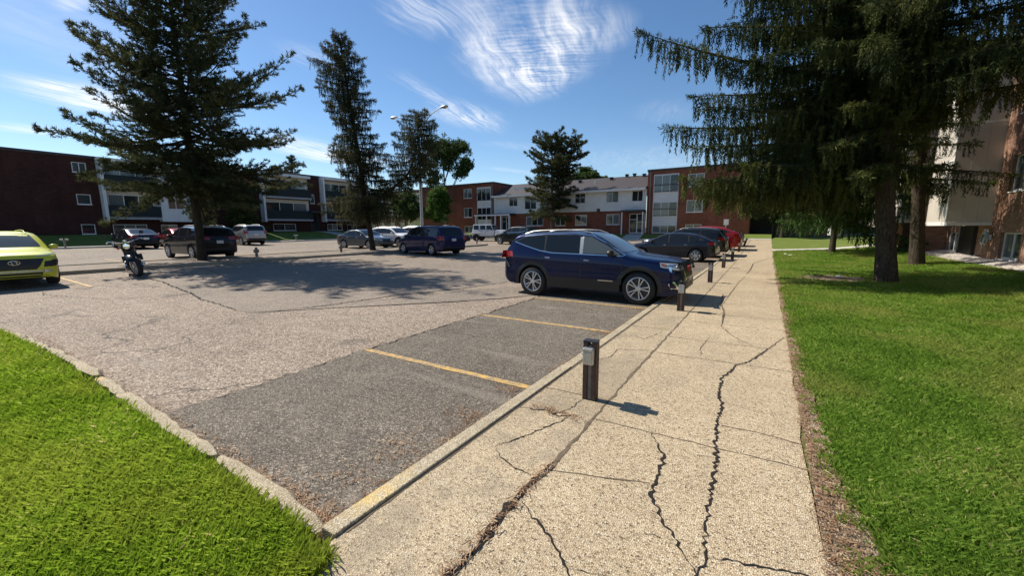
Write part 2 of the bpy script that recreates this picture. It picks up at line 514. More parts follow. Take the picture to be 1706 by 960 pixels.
def mat_bark(name, dark, light):
    m, N, b = new_mat(name)
    p = N.scaled(wpos(N), (9.0, 9.0, 2.4))
    f = N.noise(p, 2.0, 7.0, 0.7, 0.5)
    N.set(b.inputs['Base Color'], N.ramp(f, [(0.32, dark), (0.68, light)]))
    b.inputs['Roughness'].default_value = 0.95
    b.inputs['Specular IOR Level'].default_value = 0.1
    N.set(b.inputs['Normal'], N.bump(f, 1.0, 0.05))
    return m
M['bark'] = mat_bark('spruce_bark', (0.026, 0.020, 0.013), (0.115, 0.09, 0.064))
M['bark_dark'] = mat_bark('pine_bark', (0.018, 0.015, 0.012), (0.075, 0.06, 0.046))
M['bark_grey'] = mat_bark('grey_bark', (0.06, 0.05, 0.042), (0.20, 0.17, 0.145))

def mat_brick(name, c1, c2, mortar, stain=(0.75, 1.1)):
    m, N, b = new_mat(name)
    s = N.n('ShaderNodeSeparateXYZ', ins={0: wpos(N)})
    vec = N.n('ShaderNodeCombineXYZ', ins={0: N.math('ADD', s.outputs[0], s.outputs[1]), 1: s.outputs[2], 2: 0.0}).outputs[0]
    br = N.n('ShaderNodeTexBrick', ins={'Scale': 1.0, 'Mortar Size': 0.006, 'Mortar Smooth': 0.2, 'Bias': 0.0, 'Brick Width': 0.24, 'Row Height': 0.079})
    N.set(br.inputs['Vector'], vec)
    N.set(br.inputs['Color1'], (*c1, 1)); N.set(br.inputs['Color2'], (*c2, 1)); N.set(br.inputs['Mortar'], (*mortar, 1))
    k = N.ramp(N.math('ADD', N.math('MULTIPLY', N.noise(wpos(N), 0.7, 6.0, 0.65), 0.5), N.math('MULTIPLY', N.noise(N.scaled(wpos(N), (1.6, 1.6, 0.18)), 1.0, 6.0, 0.7), 0.5)), [(0.34, stain[0] * .82), (0.66, stain[1] * 1.06)])
    N.set(b.inputs['Base Color'], N.mix(1.0, br.outputs[0], k, 'MULTIPLY'))
    b.inputs['Roughness'].default_value = 0.9
    b.inputs['Specular IOR Level'].default_value = 0.2
    N.set(b.inputs['Normal'], N.bump(br.outputs['Fac'], -0.6, 0.01))
    return m
M['brick'] = mat_brick('red_brick', (0.27, 0.088, 0.052), (0.19, 0.062, 0.040), (0.24, 0.13, 0.09))
M['brick_brown'] = mat_brick('brown_brick', (0.36, 0.205, 0.135), (0.25, 0.135, 0.09), (0.12, 0.085, 0.065), (0.95, 1.02))
M['brick_shaded'] = mat_brick('shade_darkened_brick', (0.075, 0.027, 0.021), (0.050, 0.019, 0.016), (0.075, 0.045, 0.038))  # red brick with the facade's shade darkened into its colour
M['brick_tan'] = mat_brick('tan_brick', (0.33, 0.18, 0.09), (0.25, 0.135, 0.07), (0.3, 0.2, 0.12))

def mat_siding(name, col, pitch=0.15, vertical=False, groove=0.55):
    m, N, b = new_mat(name)
    s = N.n('ShaderNodeSeparateXYZ', ins={0: wpos(N)})
    u = N.math('ADD', s.outputs[0], s.outputs[1]) if vertical else s.outputs[2]
    fr = N.math('FRACT', N.math('DIVIDE', u, pitch))
    g = N.maprange(fr, 0.0, 0.09, 0.0, 1.0)
    k = N.ramp(N.noise(wpos(N), 1.2, 6.0, 0.65), [(0.3, 0.86), (0.7, 1.04)])
    c = N.mix(g, (*[x * groove for x in col], 1), (*col, 1))
    N.set(b.inputs['Base Color'], N.mix(1.0, c, k, 'MULTIPLY'))
    b.inputs['Roughness'].default_value = 0.6
    N.set(b.inputs['Normal'], N.bump(g, 0.5, 0.01))
    return m
M['siding'] = mat_siding('white_siding', (0.74, 0.73, 0.70), 0.20)
M['board'] = mat_siding('cream_board', (0.56, 0.50, 0.42), 0.40, True, 0.72)
M['board_white'] = mat_siding('white_board', (0.76, 0.75, 0.73), 0.40, True, 0.75)
M['shingle'] = mat_siding('brown_shingles', (0.058, 0.044, 0.037), 0.11, False, 0.7)
M['white'] = plain('white_paint', (0.72, 0.70, 0.67), 0.45, var=0.06)
M['cream'] = plain('cream_paint', (0.62, 0.55, 0.44), 0.5, var=0.08)
M['grey'] = plain('grey_panel', (0.36, 0.36, 0.37), 0.6, var=0.08)
M['dark'] = plain('dark_trim', (0.035, 0.032, 0.030), 0.55, var=0.15)
M['rail'] = plain('balcony_railing', (0.016, 0.026, 0.027), 0.85, var=0.1)
M['roof_dark'] = plain('tar_roof', (0.06, 0.055, 0.052), 0.9)
M['room'] = plain('dim_room', (0.045, 0.045, 0.045), 0.9, var=0.3, vscale=1.0)
M['wood_dark'] = plain('dark_stained_wood', (0.050, 0.025, 0.016), 0.65, var=0.6, vscale=18, bump=0.5)
M['wood_grey'] = plain('weathered_wood', (0.20, 0.165, 0.14), 0.8, var=0.25, vscale=12)
M['galv'] = plain('galvanised_metal', (0.46, 0.46, 0.44), 0.42, 0.75, var=0.18, vscale=20)
M['pole'] = plain('painted_steel_pole', (0.50, 0.50, 0.49), 0.5, 0.1, var=0.06)
M['yellow'] = None
M['black'] = plain('black_plastic', (0.014, 0.014, 0.015), 0.5, var=0.15)
M['rubber'] = plain('tyre_rubber', (0.018, 0.017, 0.017), 0.85, var=0.25, vscale=20)
M['chrome'] = plain('chrome', (0.78, 0.78, 0.78), 0.12, 1.0, var=0)
M['alloy'] = plain('alloy_wheel', (0.62, 0.62, 0.62), 0.28, 0.7, var=0.05)
M['alloy_dark'] = plain('dark_alloy_wheel', (0.05, 0.05, 0.055), 0.35, 0.6, var=0.05)
M['crack'] = plain('crack_dirt', (0.013, 0.008, 0.005), 0.95, var=0.4, vscale=30)
M['joint'] = plain('joint_dirt', (0.13, 0.095, 0.06), 0.95, var=0.4, vscale=20)
M['red_lens'] = plain('red_lens', (0.30, 0.012, 0.012), 0.15, 0.0, 0.8, var=0)
M['amber'] = plain('amber_lens', (0.45, 0.13, 0.02), 0.2, 0.0, 0.6, var=0)
M['lamp_glass'] = plain('lamp_lens', (0.55, 0.56, 0.56), 0.08, 0.35, 0.8, var=0.15, vscale=18)
M['plate'] = plain('licence_plate', (0.70, 0.70, 0.70), 0.5, var=0.05)
M['red_paint'] = plain('red_letter_paint', (0.5, 0.02, 0.02), 0.4, var=0)
M['hose'] = plain('grey_hose', (0.34, 0.36, 0.33), 0.5, var=0.1)

def mat_line():
    m, N, b = new_mat('worn_yellow_paint')
    p = wpos(N)
    w = N.maprange(N.math('ADD', N.math('MULTIPLY', N.noise(p, 9.0, 7.0, 0.75), 0.6), N.math('MULTIPLY', N.noise(p, 60.0, 3.0), 0.4)), 0.44, 0.56)
    N.set(b.inputs['Base Color'], N.mix(w, (0.60, 0.36, 0.085, 1), (0.24, 0.185, 0.12, 1)))
    b.inputs['Roughness'].default_value = 0.75
    return m
M['yellow'] = mat_line()

def mat_glass(name, tint, rough=0.03, spec=0.32):
    m, N, b = new_mat(name)
    N.set(b.inputs['Base Color'], (*tint, 1))
    b.inputs['Roughness'].default_value = rough
    b.inputs['Specular IOR Level'].default_value = spec
    b.inputs['Coat Weight'].default_value = 0.2
    b.inputs['Coat Roughness'].default_value = 0.02
    return m
M['car_glass'] = mat_glass('tinted_car_glass', (0.012, 0.015, 0.017))
M['car_glass_pale'] = mat_glass('clear_car_glass', (0.085, 0.10, 0.105))

def mat_window(name, a, bcol, pitch=0.11):
    """window pane with what hangs behind it: curtain folds or a dim room"""
    m, N, b = new_mat(name)
    s = N.n('ShaderNodeSeparateXYZ', ins={0: wpos(N)})
    u = N.math('ADD', s.outputs[0], s.outputs[1])
    wv_ = N.math('SINE', N.math('ADD', N.math('MULTIPLY', u, 6.283 / pitch), N.math('MULTIPLY', N.noise(wpos(N), 1.5, 2.0), 6.0)))
    f = N.math('MULTIPLY_ADD', wv_, 0.5, 0.5)
    f = N.math('MULTIPLY', f, N.math('ADD', N.noise(wpos(N), 2.2, 3.0), 0.4))
    N.set(b.inputs['Base Color'], N.mix(f, (*a, 1), (*bcol, 1)))
    b.inputs['Roughness'].default_value = 0.06
    b.inputs['Specular IOR Level'].default_value = 0.75
    return m
M['pane_dark'] = mat_window('dark_window_pane', (0.012, 0.016, 0.018), (0.03, 0.038, 0.04))
M['pane_curtain'] = mat_window('curtained_window_pane', (0.075, 0.09, 0.092), (0.21, 0.23, 0.22))
M['pane_teal'] = mat_window('teal_window_pane', (0.024, 0.034, 0.036), (0.07, 0.088, 0.088))  # muted teal pane, between the dark and the curtained one

def car_paint(name, col, metal=0.35, rough=0.32):
    m, N, b = new_mat(name)
    N.set(b.inputs['Base Color'], (*col, 1))
    b.inputs['Metallic'].default_value = metal
    b.inputs['Roughness'].default_value = rough
    b.inputs['Coat Weight'].default_value = 0.45
    b.inputs['Coat Roughness'].default_value = 0.03
    b.inputs['Specular IOR Level'].default_value = 0.3
    return m
M['p_blue'] = car_paint('dark_blue_metallic_paint', (0.002, 0.008, 0.048), 0.7)
M['p_navy'] = car_paint('navy_metallic_paint', (0.009, 0.014, 0.075), 0.4)
M['p_black'] = car_paint('black_paint', (0.007, 0.008, 0.010), 0.2)
M['p_ink'] = car_paint('blue_black_paint', (0.008, 0.011, 0.022), 0.3)
M['p_green'] = car_paint('black_green_paint', (0.008, 0.012, 0.011), 0.3)
M['p_grey'] = car_paint('grey_blue_paint', (0.075, 0.09, 0.105), 0.5)
M['p_silver'] = car_paint('silver_paint', (0.42, 0.40, 0.38), 0.6, 0.35)
M['p_white'] = car_paint('white_car_paint', (0.72, 0.72, 0.72), 0.0, 0.3)
M['p_red'] = car_paint('red_car_paint', (0.32, 0.012, 0.016), 0.25)
M['p_maroon'] = car_paint('maroon_car_paint', (0.06, 0.012, 0.012), 0.3)
M['p_lime'] = car_paint('acid_yellow_paint', (0.56, 0.56, 0.045), 0.05, 0.35)
# ---------------------------------------------------------------- ground sheets
def fill_poly(poly, sp):
    poly = [Vector(p) for p in poly]
    xs = [p.x for p in poly]; ys = [p.y for p in poly]
    dense = []
    n = len(poly)
    for i in range(n):
        a, b = poly[i], poly[(i + 1) % n]
        k = max(1, int(math.ceil((b - a).length / sp)))
        for j in range(k):
            dense.append(a.lerp(b, j / k))
    m = len(dense)
    pts = list(dense)
    def inside(x, y):
        c = False
        j = m - 1
        for i in range(m):
            xi, yi, xj, yj = dense[i].x, dense[i].y, dense[j].x, dense[j].y
            if (yi > y) != (yj > y) and x < (xj - xi) * (y - yi) / (yj - yi) + xi:
                c = not c
            j = i
        return c
    x = min(xs) + sp * 0.5
    while x < max(xs):
        y = min(ys) + sp * 0.47
        while y < max(ys):
            if inside(x, y) and min((Vector((x, y)) - d).length_squared for d in dense) > (sp * 0.4) ** 2:
                pts.append(Vector((x, y)))
            y += sp
        x += sp
    vs, es, fs, *_ = delaunay_2d_cdt(pts, [], [list(range(m))], 1, 1e-6)
    return [(v.x, v.y) for v in vs], [tuple(f) for f in fs], m

def sheet(name, poly, zf, mat, dz=0.0, sp=1.0, skirt=0.0, kind='structure', parent=None):
    v, f, m = fill_poly(poly, sp)
    mb = MB()
    vs = [(x, y, float(zf(x, y)) + dz) for x, y in v]
    mb.add(vs, f)
    if skirt:
        cnt = {}
        for q in f:
            for i in range(len(q)):
                e = (q[i], q[(i + 1) % len(q)])
                cnt[tuple(sorted(e))] = cnt.get(tuple(sorted(e)), 0) + 1
        low = {}
        for e, c in cnt.items():
            if c == 1:
                for i in e:
                    if i not in low:
                        low[i] = len(mb.v)
                        x, y, z = mb.v[i]
                        mb.v.append((x, y, z - skirt))
                mb.f.append((e[0], e[1], low[e[1]], low[e[0]])); mb.m.append(0)
    o = mb.build(name, mat, parent)
    me = o.data
    up = sum(p.normal.z * p.area for p in me.polygons)
    if up < 0:
        me.flip_normals()
    if kind:
        o['kind'] = kind
    return o

def rect(x0, x1, y0, y1):
    return [(x0, y0), (x1, y0), (x1, y1), (x0, y1)]

def wob(p0, p1, n, amp, seed):
    r = np.random.default_rng(seed)
    a, b = np.array(p0, float), np.array(p1, float)
    d = b - a; nrm = np.array([-d[1], d[0]]) / np.linalg.norm(d)
    out = []
    for i in range(n + 1):
        o = 0 if i in (0, n) else r.normal(0, amp)
        out.append(tuple(a + d * i / n + nrm * o))
    return out

def grid_sheet(name, xs, ys, zf, mat, kind='structure'):
    mb = MB()
    nx, ny = len(xs), len(ys)
    mb.add([(x, y, float(zf(x, y))) for y in ys for x in xs],
           [(j * nx + i, j * nx + i + 1, (j + 1) * nx + i + 1, (j + 1) * nx + i) for j in range(ny - 1) for i in range(nx - 1)])
    o = mb.build(name, mat, fix=False)
    o['kind'] = kind
    return o

def zbase(x, y):
    return -0.25 + 0.55 * sstep(24, 44, y) + 0.25 * sstep(-10, -45, x)
grid_sheet('ground', [-1200, -400, -150, -80, -60, -50, -45, -40, -30, -20, -16, -12, -8, -5, 0, 5, 10, 40, 150, 400, 1200],
           [-1200, -400, -120, -40, -10, 0, 10, 20, 24, 28, 32, 36, 40, 44, 48, 60, 120, 400, 1200], zbase, M['earth'])

# the car park, with its older, newer and darker asphalt
LOT = [(-1.95, 1.18), (-1.95, 42.0), (-42.4, 42.0), (-42.4, -22), (-13.2, -22), (-13.2, -0.6), (-12.6, 0.3), (-11.6, 0.85), (-10.4, 1.08), (-8.0, 1.2)]
sheet('parking_lot', LOT, zg, M['asphalt'], 0.0, 1.5)
NEWER = [(-20.6, 5.1)] + wob((-19.3, 5.15), (-9.3, 3.95), 9, 0.05, 3) + wob((-8.7, 4.05), (-6.9, 11.0), 7, 0.06, 4) + wob((-6.8, 11.5), (-6.6, 40.0), 6, 0.1, 5) + [(-20.6, 40.0)]
sheet('asphalt_resurfacing', NEWER, zg, M['asphalt_mid'], 0.004, 1.5)
DARK = [(-1.97, 1.22), (-1.97, 9.0), (-1.97, 24.0)] + wob((-4.95, 24.0), (-4.85, 9.0), 6, 0.05, 6) + wob((-4.8, 8.4), (-4.78, 1.26), 9, 0.035, 7)
sheet('asphalt_patch', DARK, zg, M['asphalt_dark'], 0.008, 0.8)
SEAM = wob((-9.2, 3.6), (-5.4, 8.3), 9, 0.06, 9)
sheet('asphalt_strip', [(-9.0, 3.9)] + wob((-8.3, 5.0), (-6.9, 8.8), 5, 0.05, 11) + [(-5.2, 11.5), (-4.96, 9.2)] + wob((-5.5, 8.2), (-7.6, 5.6), 5, 0.06, 12), zg, M['asphalt_mid'], 0.012, 0.8)
sheet('far_aisle', wob((-41.8, -22), (-41.8, 41.5), 8, 0.1, 14) + wob((-24.4, 41.5), (-24.4, -22), 8, 0.1, 15), zg, M['asphalt_mid'], 0.004, 2.5)

# painted stall lines
def line(x0, y0, x1, y1, w=0.10, z=0.013):
    a, b = np.array([x0, y0]), np.array([x1, y1]); d = (b - a) / np.linalg.norm(b - a); n = np.array([-d[1], d[0]]) * w / 2
    return sheet('stall_line', [tuple(a - n), tuple(b - n), tuple(b + n), tuple(a + n)], zg, M['yellow'], z, 0.5)
for y in (3.67, 6.45, 8.78, 11.45, 14.1, 16.75, 19.4, 22.0, 24.7, 27.4, 30.1, 32.8):
    line(-4.84, y - 0.01, -2.08, y)
for y in (0.6, 3.25, 13.3, 16.0, 21.6, 24.4, 27.2, 30.0, 34.2, 37.0):
    line(-20.8, y, -16.3, y, z=0.012)
for y in (3.5, 6.3, 12.0, 14.7, 17.4, 21.0, 24, 27):
    line(-28.6, y, -24.3, y, z=0.012)

# the pavement beside the stalls, its timber-like kerb and its cracks
zw = lambda x, y: zg(x, y) + 0.09
sheet('sidewalk', [(-1.86, -3)] + [(-1.86, 42.6)] + [(0.34, 42.6)] + wob((0.36, 42), (0.372, 1.0), 60, 0.018, 21) + [(0.38, -3)], zw, M['walk'], 0.0, 0.7, 0.16)
kb = MB()
r_ = np.random.default_rng(5)
ky = 1.14
while ky < 42:
    ln = r_.uniform(2.2, 3.4)
    y1 = min(42.1, ky + ln)
    z0, z1 = float(zg(-2, ky)), float(zg(-2, y1))
    h = 0.105 + r_.uniform(-.006, .008)
    xo = r_.uniform(-.008, .008)
    vs = []
    for yy, zz in ((ky, z0), (y1 - 0.012, z1)):
        vs += [(-2.0 + xo, yy, zz - .1), (-1.865 + xo, yy, zz - .1), (-1.865 + xo, yy, zz + h), (-1.985 + xo, yy, zz + h)]
    kb.add(vs, [(0, 1, 2, 3), (7, 6, 5, 4), (0, 4, 5, 1), (1, 5, 6, 2), (2, 6, 7, 3), (3, 7, 4, 0)])
    ky = y1
k_o = kb.build('kerb', M['kerb'], bevel=0.008); k_o['kind'] = 'structure'

def jag(pts, amp, step, seed):
    r = np.random.default_rng(seed)
    out = []
    for a, b in zip(pts[:-1], pts[1:]):
        a, b = np.array(a), np.array(b)
        L = np.linalg.norm(b - a); k = max(1, int(L / step))
        n = np.array([-(b - a)[1], (b - a)[0]]) / (L + 1e-9)
        for j in range(k):
            out.append(a + (b - a) * j / k + (n * r.normal(0, amp) if j else 0))
    out.append(np.array(pts[-1]))
    return out

def crack(mb, pts, w, seed, amp=0.012, step=0.05, taper=True, zoff=0.004, zf=None):
    zf = zf or zw
    pl = jag(pts, amp, step, seed)
    r = np.random.default_rng(seed + 99)
    n = len(pl); vs = []; fs = []
    for i, p in enumerate(pl):
        d = pl[min(i + 1, n - 1)] - pl[max(i - 1, 0)]; d = d / (np.linalg.norm(d) + 1e-9)
        t = 1.0
        if taper: t = min(1.0, 0.25 + 3.0 * min(i, n - 1 - i) / n)
        ww = w * t * r.uniform(0.45, 1.45)
        nn = np.array([-d[1], d[0]]) * ww / 2
        for s in (1, -1):
            q = p + nn * s * r.uniform(0.6, 1.4)
            vs.append((q[0], q[1], float(zf(q[0], q[1])) + zoff))
    fs = [(2 * i, 2 * i + 1, 2 * i + 3, 2 * i + 2) for i in range(n - 1)]
    mb.add(vs, fs)
    return pl

CR = [
 ([(0.36, 7.20), (0.331, 7.164), (0.096, 6.248), (-0.075, 5.615), (-0.184, 5.43), (-0.311, 4.822), (-0.287, 4.315), (-0.244, 4.046), (-0.243, 3.667), (-0.219, 3.219), (-0.197, 3.188), (-0.185, 2.799), (-0.172, 2.519), (-0.173, 2.277), (-0.168, 2.141), (-0.14, 2.052), (-0.166, 1.912), (-0.24, 1.55)], 0.026),
 ([(-0.673, 3.184), (-0.519, 2.903), (-0.505, 2.602), (-0.502, 2.405), (-0.401, 2.239), (-0.301, 2.104), (-0.229, 1.997), (-0.174, 1.925)], 0.022),
 ([(-0.134, 2.056), (-0.027, 2.103), (0.113, 2.141), (0.35, 2.21)], 0.012),
 ([(-1.165, 1.94), (-1.137, 1.916), (-0.954, 1.809), (-0.785, 1.693), (-0.68, 1.585), (-0.6, 1.3)], 0.014),
 ([(-0.579, 8.774), (-0.54, 7.487), (-0.338, 6.889), (0.032, 6.282)], 0.010),
 ([(-0.625, 6.717), (-0.661, 5.938), (-0.611, 5.544)], 0.008),
 ([(-1.66, 2.34), (-1.539, 2.595), (-1.407, 2.958), (-1.356, 3.1)], 0.012),
 ([(-1.609, 2.321), (-1.393, 2.207), (-1.231, 2.182)], 0.014),
 ([(-1.847, 3.04), (-1.565, 3.114), (-1.441, 3.071), (-1.31, 3.174)], 0.022),
 ([(-1.5, 3.06), (-1.42, 3.3), (-1.40, 3.55)], 0.010),
 ([(0.3, 25.8), (0.098, 24.5), (-0.438, 21.4), (-0.445, 18.3), (-0.519, 16.3)], 0.035),
 ([(-0.5, 16.0), (-0.62, 13.8), (-0.712, 9.268)], 0.015),
 ([(-0.712, 9.268), (-0.817, 11.161), (-1.086, 11.527)], 0.014),
 ([(-0.546, 7.71), (-0.612, 8.881), (-0.736, 9.744)], 0.018),
 ([(-1.75, 4.6), (-1.6, 4.95), (-1.62, 5.3), (-1.2, 5.5)], 0.010),
 ([(-1.7, 6.2), (-1.45, 6.0), (-1.3, 6.6)], 0.008),
]
cmb = MB()
CRPTS = []
for i, (p, w) in enumerate(CR):
    CRPTS += list(crack(cmb, p, w * .82, 40 + i, 0.009 if w > 0.013 else 0.006, 0.024))
rh = np.random.default_rng(808)
for i in range(46):     # hairlines leaving the open cracks and joints
    a = CRPTS[int(rh.integers(0, len(CRPTS)))]
    th = rh.uniform(0, 6.28); L = rh.uniform(.06, .32)
    b = a + L * np.array([math.cos(th), math.sin(th)]); c = b + L * .7 * np.array([math.cos(th + rh.normal(0, .6)), math.sin(th + rh.normal(0, .6))])
    if max(a[0], b[0], c[0]) < .34 and min(a[0], b[0], c[0]) > -1.84: crack(cmb, [a, b, c], rh.uniform(.002, .0045), 900 + i, .006, .03)
for i in range(60):     # chipped edges along them
    a = CRPTS[int(rh.integers(0, len(CRPTS)))] + rh.normal(0, .008, 2)
    if -1.84 < a[0] < .33:
        q = [a + rh.uniform(.004, .013) * np.array([math.cos(t_), math.sin(t_)]) for t_ in np.linspace(0, 6.28, 8)[:-1]]
        cmb.add([(x, y, float(zw(x, y)) + .0045) for x, y in q], [tuple(range(7))])
c_o = cmb.build('sidewalk_cracks', M['crack'], fix=False); c_o['kind'] = 'structure'
jmb = MB()
crack(jmb, [(-1.162, 0.5), (-1.162, 1.285), (-1.159, 1.493), (-1.179, 1.651), (-1.19, 1.883), (-1.192, 2.141), (-1.161, 2.35), (-1.165, 2.96), (-1.184, 4.087), (-1.18, 9), (-1.18, 20), (-1.18, 42)], 0.026, 70, 0.006, 0.08, False, 0.003)
crack(jmb, [(-1.85, 1.2), (-1.85, 42)], 0.016, 71, 0.004, 0.1, False, 0.003)
ys_ = [1.90, 3.19, 5.43, 6.35, 7.62, 8.5, 9.8, 11.7]
while ys_[-1] < 41:
    ys_.append(ys_[-1] + 1.75)
for i, y in enumerate(ys_):
    if i == 0:
        crack(jmb, [(-1.18, 2.30), (-0.53, 2.52)], 0.008, 72, 0.004, 0.08, False, 0.003)
        continue
    crack(jmb, [(-1.17, y), (0.36, y + 0.05)], 0.010, 72 + i, 0.004, 0.08, False, 0.003)
    if i % 2: crack(jmb, [(-1.84, y + 0.4), (-1.2, y + 0.45)], 0.008, 172 + i, 0.006, 0.08, False, 0.003)
crack(jmb, [(-0.208, 3.632), (0.03, 3.658), (0.35, 3.614)], 0.009, 95, 0.004, 0.08, False, 0.003)
wide = MB()
j_o = jmb.build('sidewalk_joints', M['joint'], fix=False); j_o['kind'] = 'structure'
crack(wide, [(-1.19, 1.1), (-1.165, 1.5), (-1.185, 1.75), (-1.195, 1.95), (-1.19, 2.2), (-1.17, 2.4)], 0.045, 99, 0.008, 0.05, True, 0.006)
w_o = wide.build('open_joint', M['crack'], fix=False); w_o['kind'] = 'structure'

smb = MB()     # dark seams where the asphalt patches meet
for i, (p, w) in enumerate([(NEWER[1:11], .035), (NEWER[11:19], .03), (DARK[4:], .03), ([(-9.0, 3.9), (-8.3, 5.0), (-7.6, 6.9), (-6.9, 8.8), (-5.3, 11.4)], .02), ([(-7.6, 5.6), (-6.4, 7.0), (-5.5, 8.2), (-5.0, 9.2)], .022),
        ([(-15.5, 5.6), (-16.5, 6.6), (-19, 7.1), (-20.5, 7.0)], .02), ([(-12.5, 4.5), (-13.2, 2.9), (-15.5, 2.2), (-17, 2.4)], .014), ([(-3.0, 8.2), (-3.5, 7.7), (-4.4, 7.5), (-4.8, 7.9)], .008), ([(-3.3, 5.3), (-3.9, 5.0), (-4.7, 5.2)], .008)]):
    crack(smb, p, w, 140 + i, .02, .08, True, .015, zg)
s_o = smb.build('asphalt_seams', M['crack'], fix=False); s_o['kind'] = 'structure'
def drift(cx, cy, rx, ry, rot, seed):
    r = np.random.default_rng(seed); c, s_ = math.cos(rot), math.sin(rot); out = []
    for a in np.linspace(0, 2 * math.pi, 26)[:-1]:
        k = r.uniform(.55, 1.25); x, y = rx * k * math.cos(a), ry * k * math.sin(a)
        out.append((cx + c * x - s_ * y, cy + s_ * x + c * y))
    return out
# lawns
sheet('lawn', [(0.38, -6), (60, -6), (60, 33.0), (6.6, 33.6), (0.36, 29.6)] + wob((0.37, 29), (0.385, 1), 30, 0.03, 31), zl, M['turf'], -0.01, 1.2, 0.12)
sheet('lawn_path', [(0.37, 29.6), (6.6, 33.6), (6.6, 34.9), (0.37, 30.9)], zl, M['concrete_pale'], 0.01, 1.0, 0.12)
sheet('lawn_beyond', [(0.36, 30.9), (6.6, 34.9), (60, 34.9), (60, 46), (0.36, 46)], zl, M['turf'], -0.01, 1.5, 0.12)
zfl = lambda x, y: np.maximum(zg(x, y) + .1, 0) + 0.06 * sstep(1.1, -6, y)
sheet('front_lawn', [(-1.88, -3), (-1.88, 1.0), (-2.1, 1.08), (-5, 1.09), (-8, 1.05), (-10.3, 0.91), (-11.5, 0.67), (-12.5, 0.1), (-13.0, -0.7), (-13.0, -22), (-1.88, -22)], zfl, M['turf_lush'], 0.0, 0.7, 0.2)
# stone edging of the front lawn, weathered and broken
eb = MB()
path = [(-2.02, 1.15), (-3.0, 1.185), (-4.0, 1.19), (-5.2, 1.20), (-7.0, 1.19), (-8.6, 1.13), (-10.2, 1.02), (-11.6, 0.77), (-12.6, 0.17), (-13.1, -0.65), (-13.12, -6)]
acc = []
for a, b in zip(path[:-1], path[1:]):
    k = max(1, int(np.hypot(b[0] - a[0], b[1] - a[1]) / 0.12))
    acc += [(a[0] + (b[0] - a[0]) * j / k, a[1] + (b[1] - a[1]) * j / k) for j in range(k)]
acc.append(path[-1])
i = 0
while i < len(acc) - 2:
    j = min(len(acc) - 1, i + int(r_.integers(5, 13)))
    seg = acc[i:j + 1]
    h0 = 0.09 + r_.uniform(-.02, .012); sh = r_.uniform(-.018, .018)
    vs = []; n = len(seg)
    for q, (x, y) in enumerate(seg):
        d = np.array(seg[min(q + 1, n - 1)]) - np.array(seg[max(q - 1, 0)]); d = d / np.linalg.norm(d)
        nn = np.array([d[1], -d[0]])        # towards the car park
        if nn[1] < 0 and x > -11: nn = -nn
        if x <= -12.9: nn = np.array([-1.0, 0])
        o = sh + r_.normal(0, .007); w = 0.066 + r_.normal(0, .009); h = h0 + r_.normal(0, .005)
        if q in (0, n - 1): w -= .03; h -= .02
        zz = float(zg(x, y))
        ou = np.array([x, y]) + nn * (o + w); inn = np.array([x, y]) + nn * (o - w)
        vs += [(*inn, zz - .05), (*inn, zz + h + .008), (*((ou * .8 + inn * .2)), zz + h), (*ou, zz + h - .035), (*ou, zz - .05)]
    fs = []
    for q in range(n - 1):
        for k in range(4):
            fs.append((q * 5 + k, q * 5 + k + 1, (q + 1) * 5 + k + 1, (q + 1) * 5 + k))
    fs += [(0, 1, 2, 3, 4), tuple((n - 1) * 5 + k for k in (4, 3, 2, 1, 0))]
    eb.add(vs, fs)
    i = j
e_o = eb.build('lawn_edging', M['kerb'], angle=40); e_o['kind'] = 'structure'

# bare soil beside the pavement on the lawn side
DIRT = [(0.37, 0.6), (0.74, 1.0), (0.70, 1.6), (0.71, 1.9), (0.60, 2.3), (0.61, 2.7), (0.52, 3.1), (0.55, 3.6), (0.49, 4.3), (0.52, 5.0), (0.45, 5.6), (0.49, 6.6), (0.44, 7.6), (0.46, 9.5), (0.47, 12.0), (0.42, 18), (0.40, 26), (0.36, 26), (0.36, 10)]
sheet('soil_strip', DIRT, zl, M['soil'], 0.006, 0.3)
sheet('soil_patch', drift(1.9, 16.4, 1.3, 1.2, .3, 321), zl, M['soil'], -0.003, 0.4)

# median between the two rows of stalls, its kerb shaded on this side
zm = lambda x, y: zg(-21, y) * 0 + zg(x, y) + 0.10
sheet('median', [(-24.1, -22), (-21.05, -22)] + wob((-21.05, -20), (-21.05, 29), 20, 0.03, 50) + [(-21.6, 30.2), (-23.4, 30.2), (-24.1, 29.4)], zm, M['median'], 0.0, 1.2, 0.14)
mk = MB()
for x0, x1 in ((-21.06, -20.92), (-24.24, -24.10)):
    yy = -22.0
    while yy < 29:
        y1 = min(29, yy + 3.0)
        vs = []
        for y in (yy, y1 - .015):
            z = float(zg(x0, y)); vs += [(x0, y, z - .1), (x1, y, z - .1), (x1, y, z + .135), (x0, y, z + .135)]
        mk.add(vs, [(0, 1, 2, 3), (7, 6, 5, 4), (0, 4, 5, 1), (1, 5, 6, 2), (2, 6, 7, 3), (3, 7, 4, 0)])
        yy = y1
m_o = mk.build('median_kerb', M['concrete'], bevel=0.01); m_o['kind'] = 'structure'

# far kerb, footway and the shaded lawn under the left-hand building
def zleft(x, y):
    return zg(-42.4, y) + .1 + (1.36 + .004 * np.maximum(0, y - 5) - zg(-42.4, y) - .1) * sstep(-44.2, -50.6, x)
sheet('left_footway', [(-44.0, -22), (-42.4, -22), (-42.4, 40.4), (-44.0, 41.6)], zleft, M['concrete_pale'], 0.02, 2.0, 0.2)
sheet('left_lawn', [(-51.05, -22), (-44.0, -22), (-44.0, 41.6), (-51.05, 44)], zleft, M['turf'], 0.0, 1.5)
sheet('entrance_path', [(-51.0, 31.3), (-44.0, 33.2), (-44.0, 35.4), (-51.0, 32.9)], zleft, M['concrete_pale'], 0.015, 1.5)
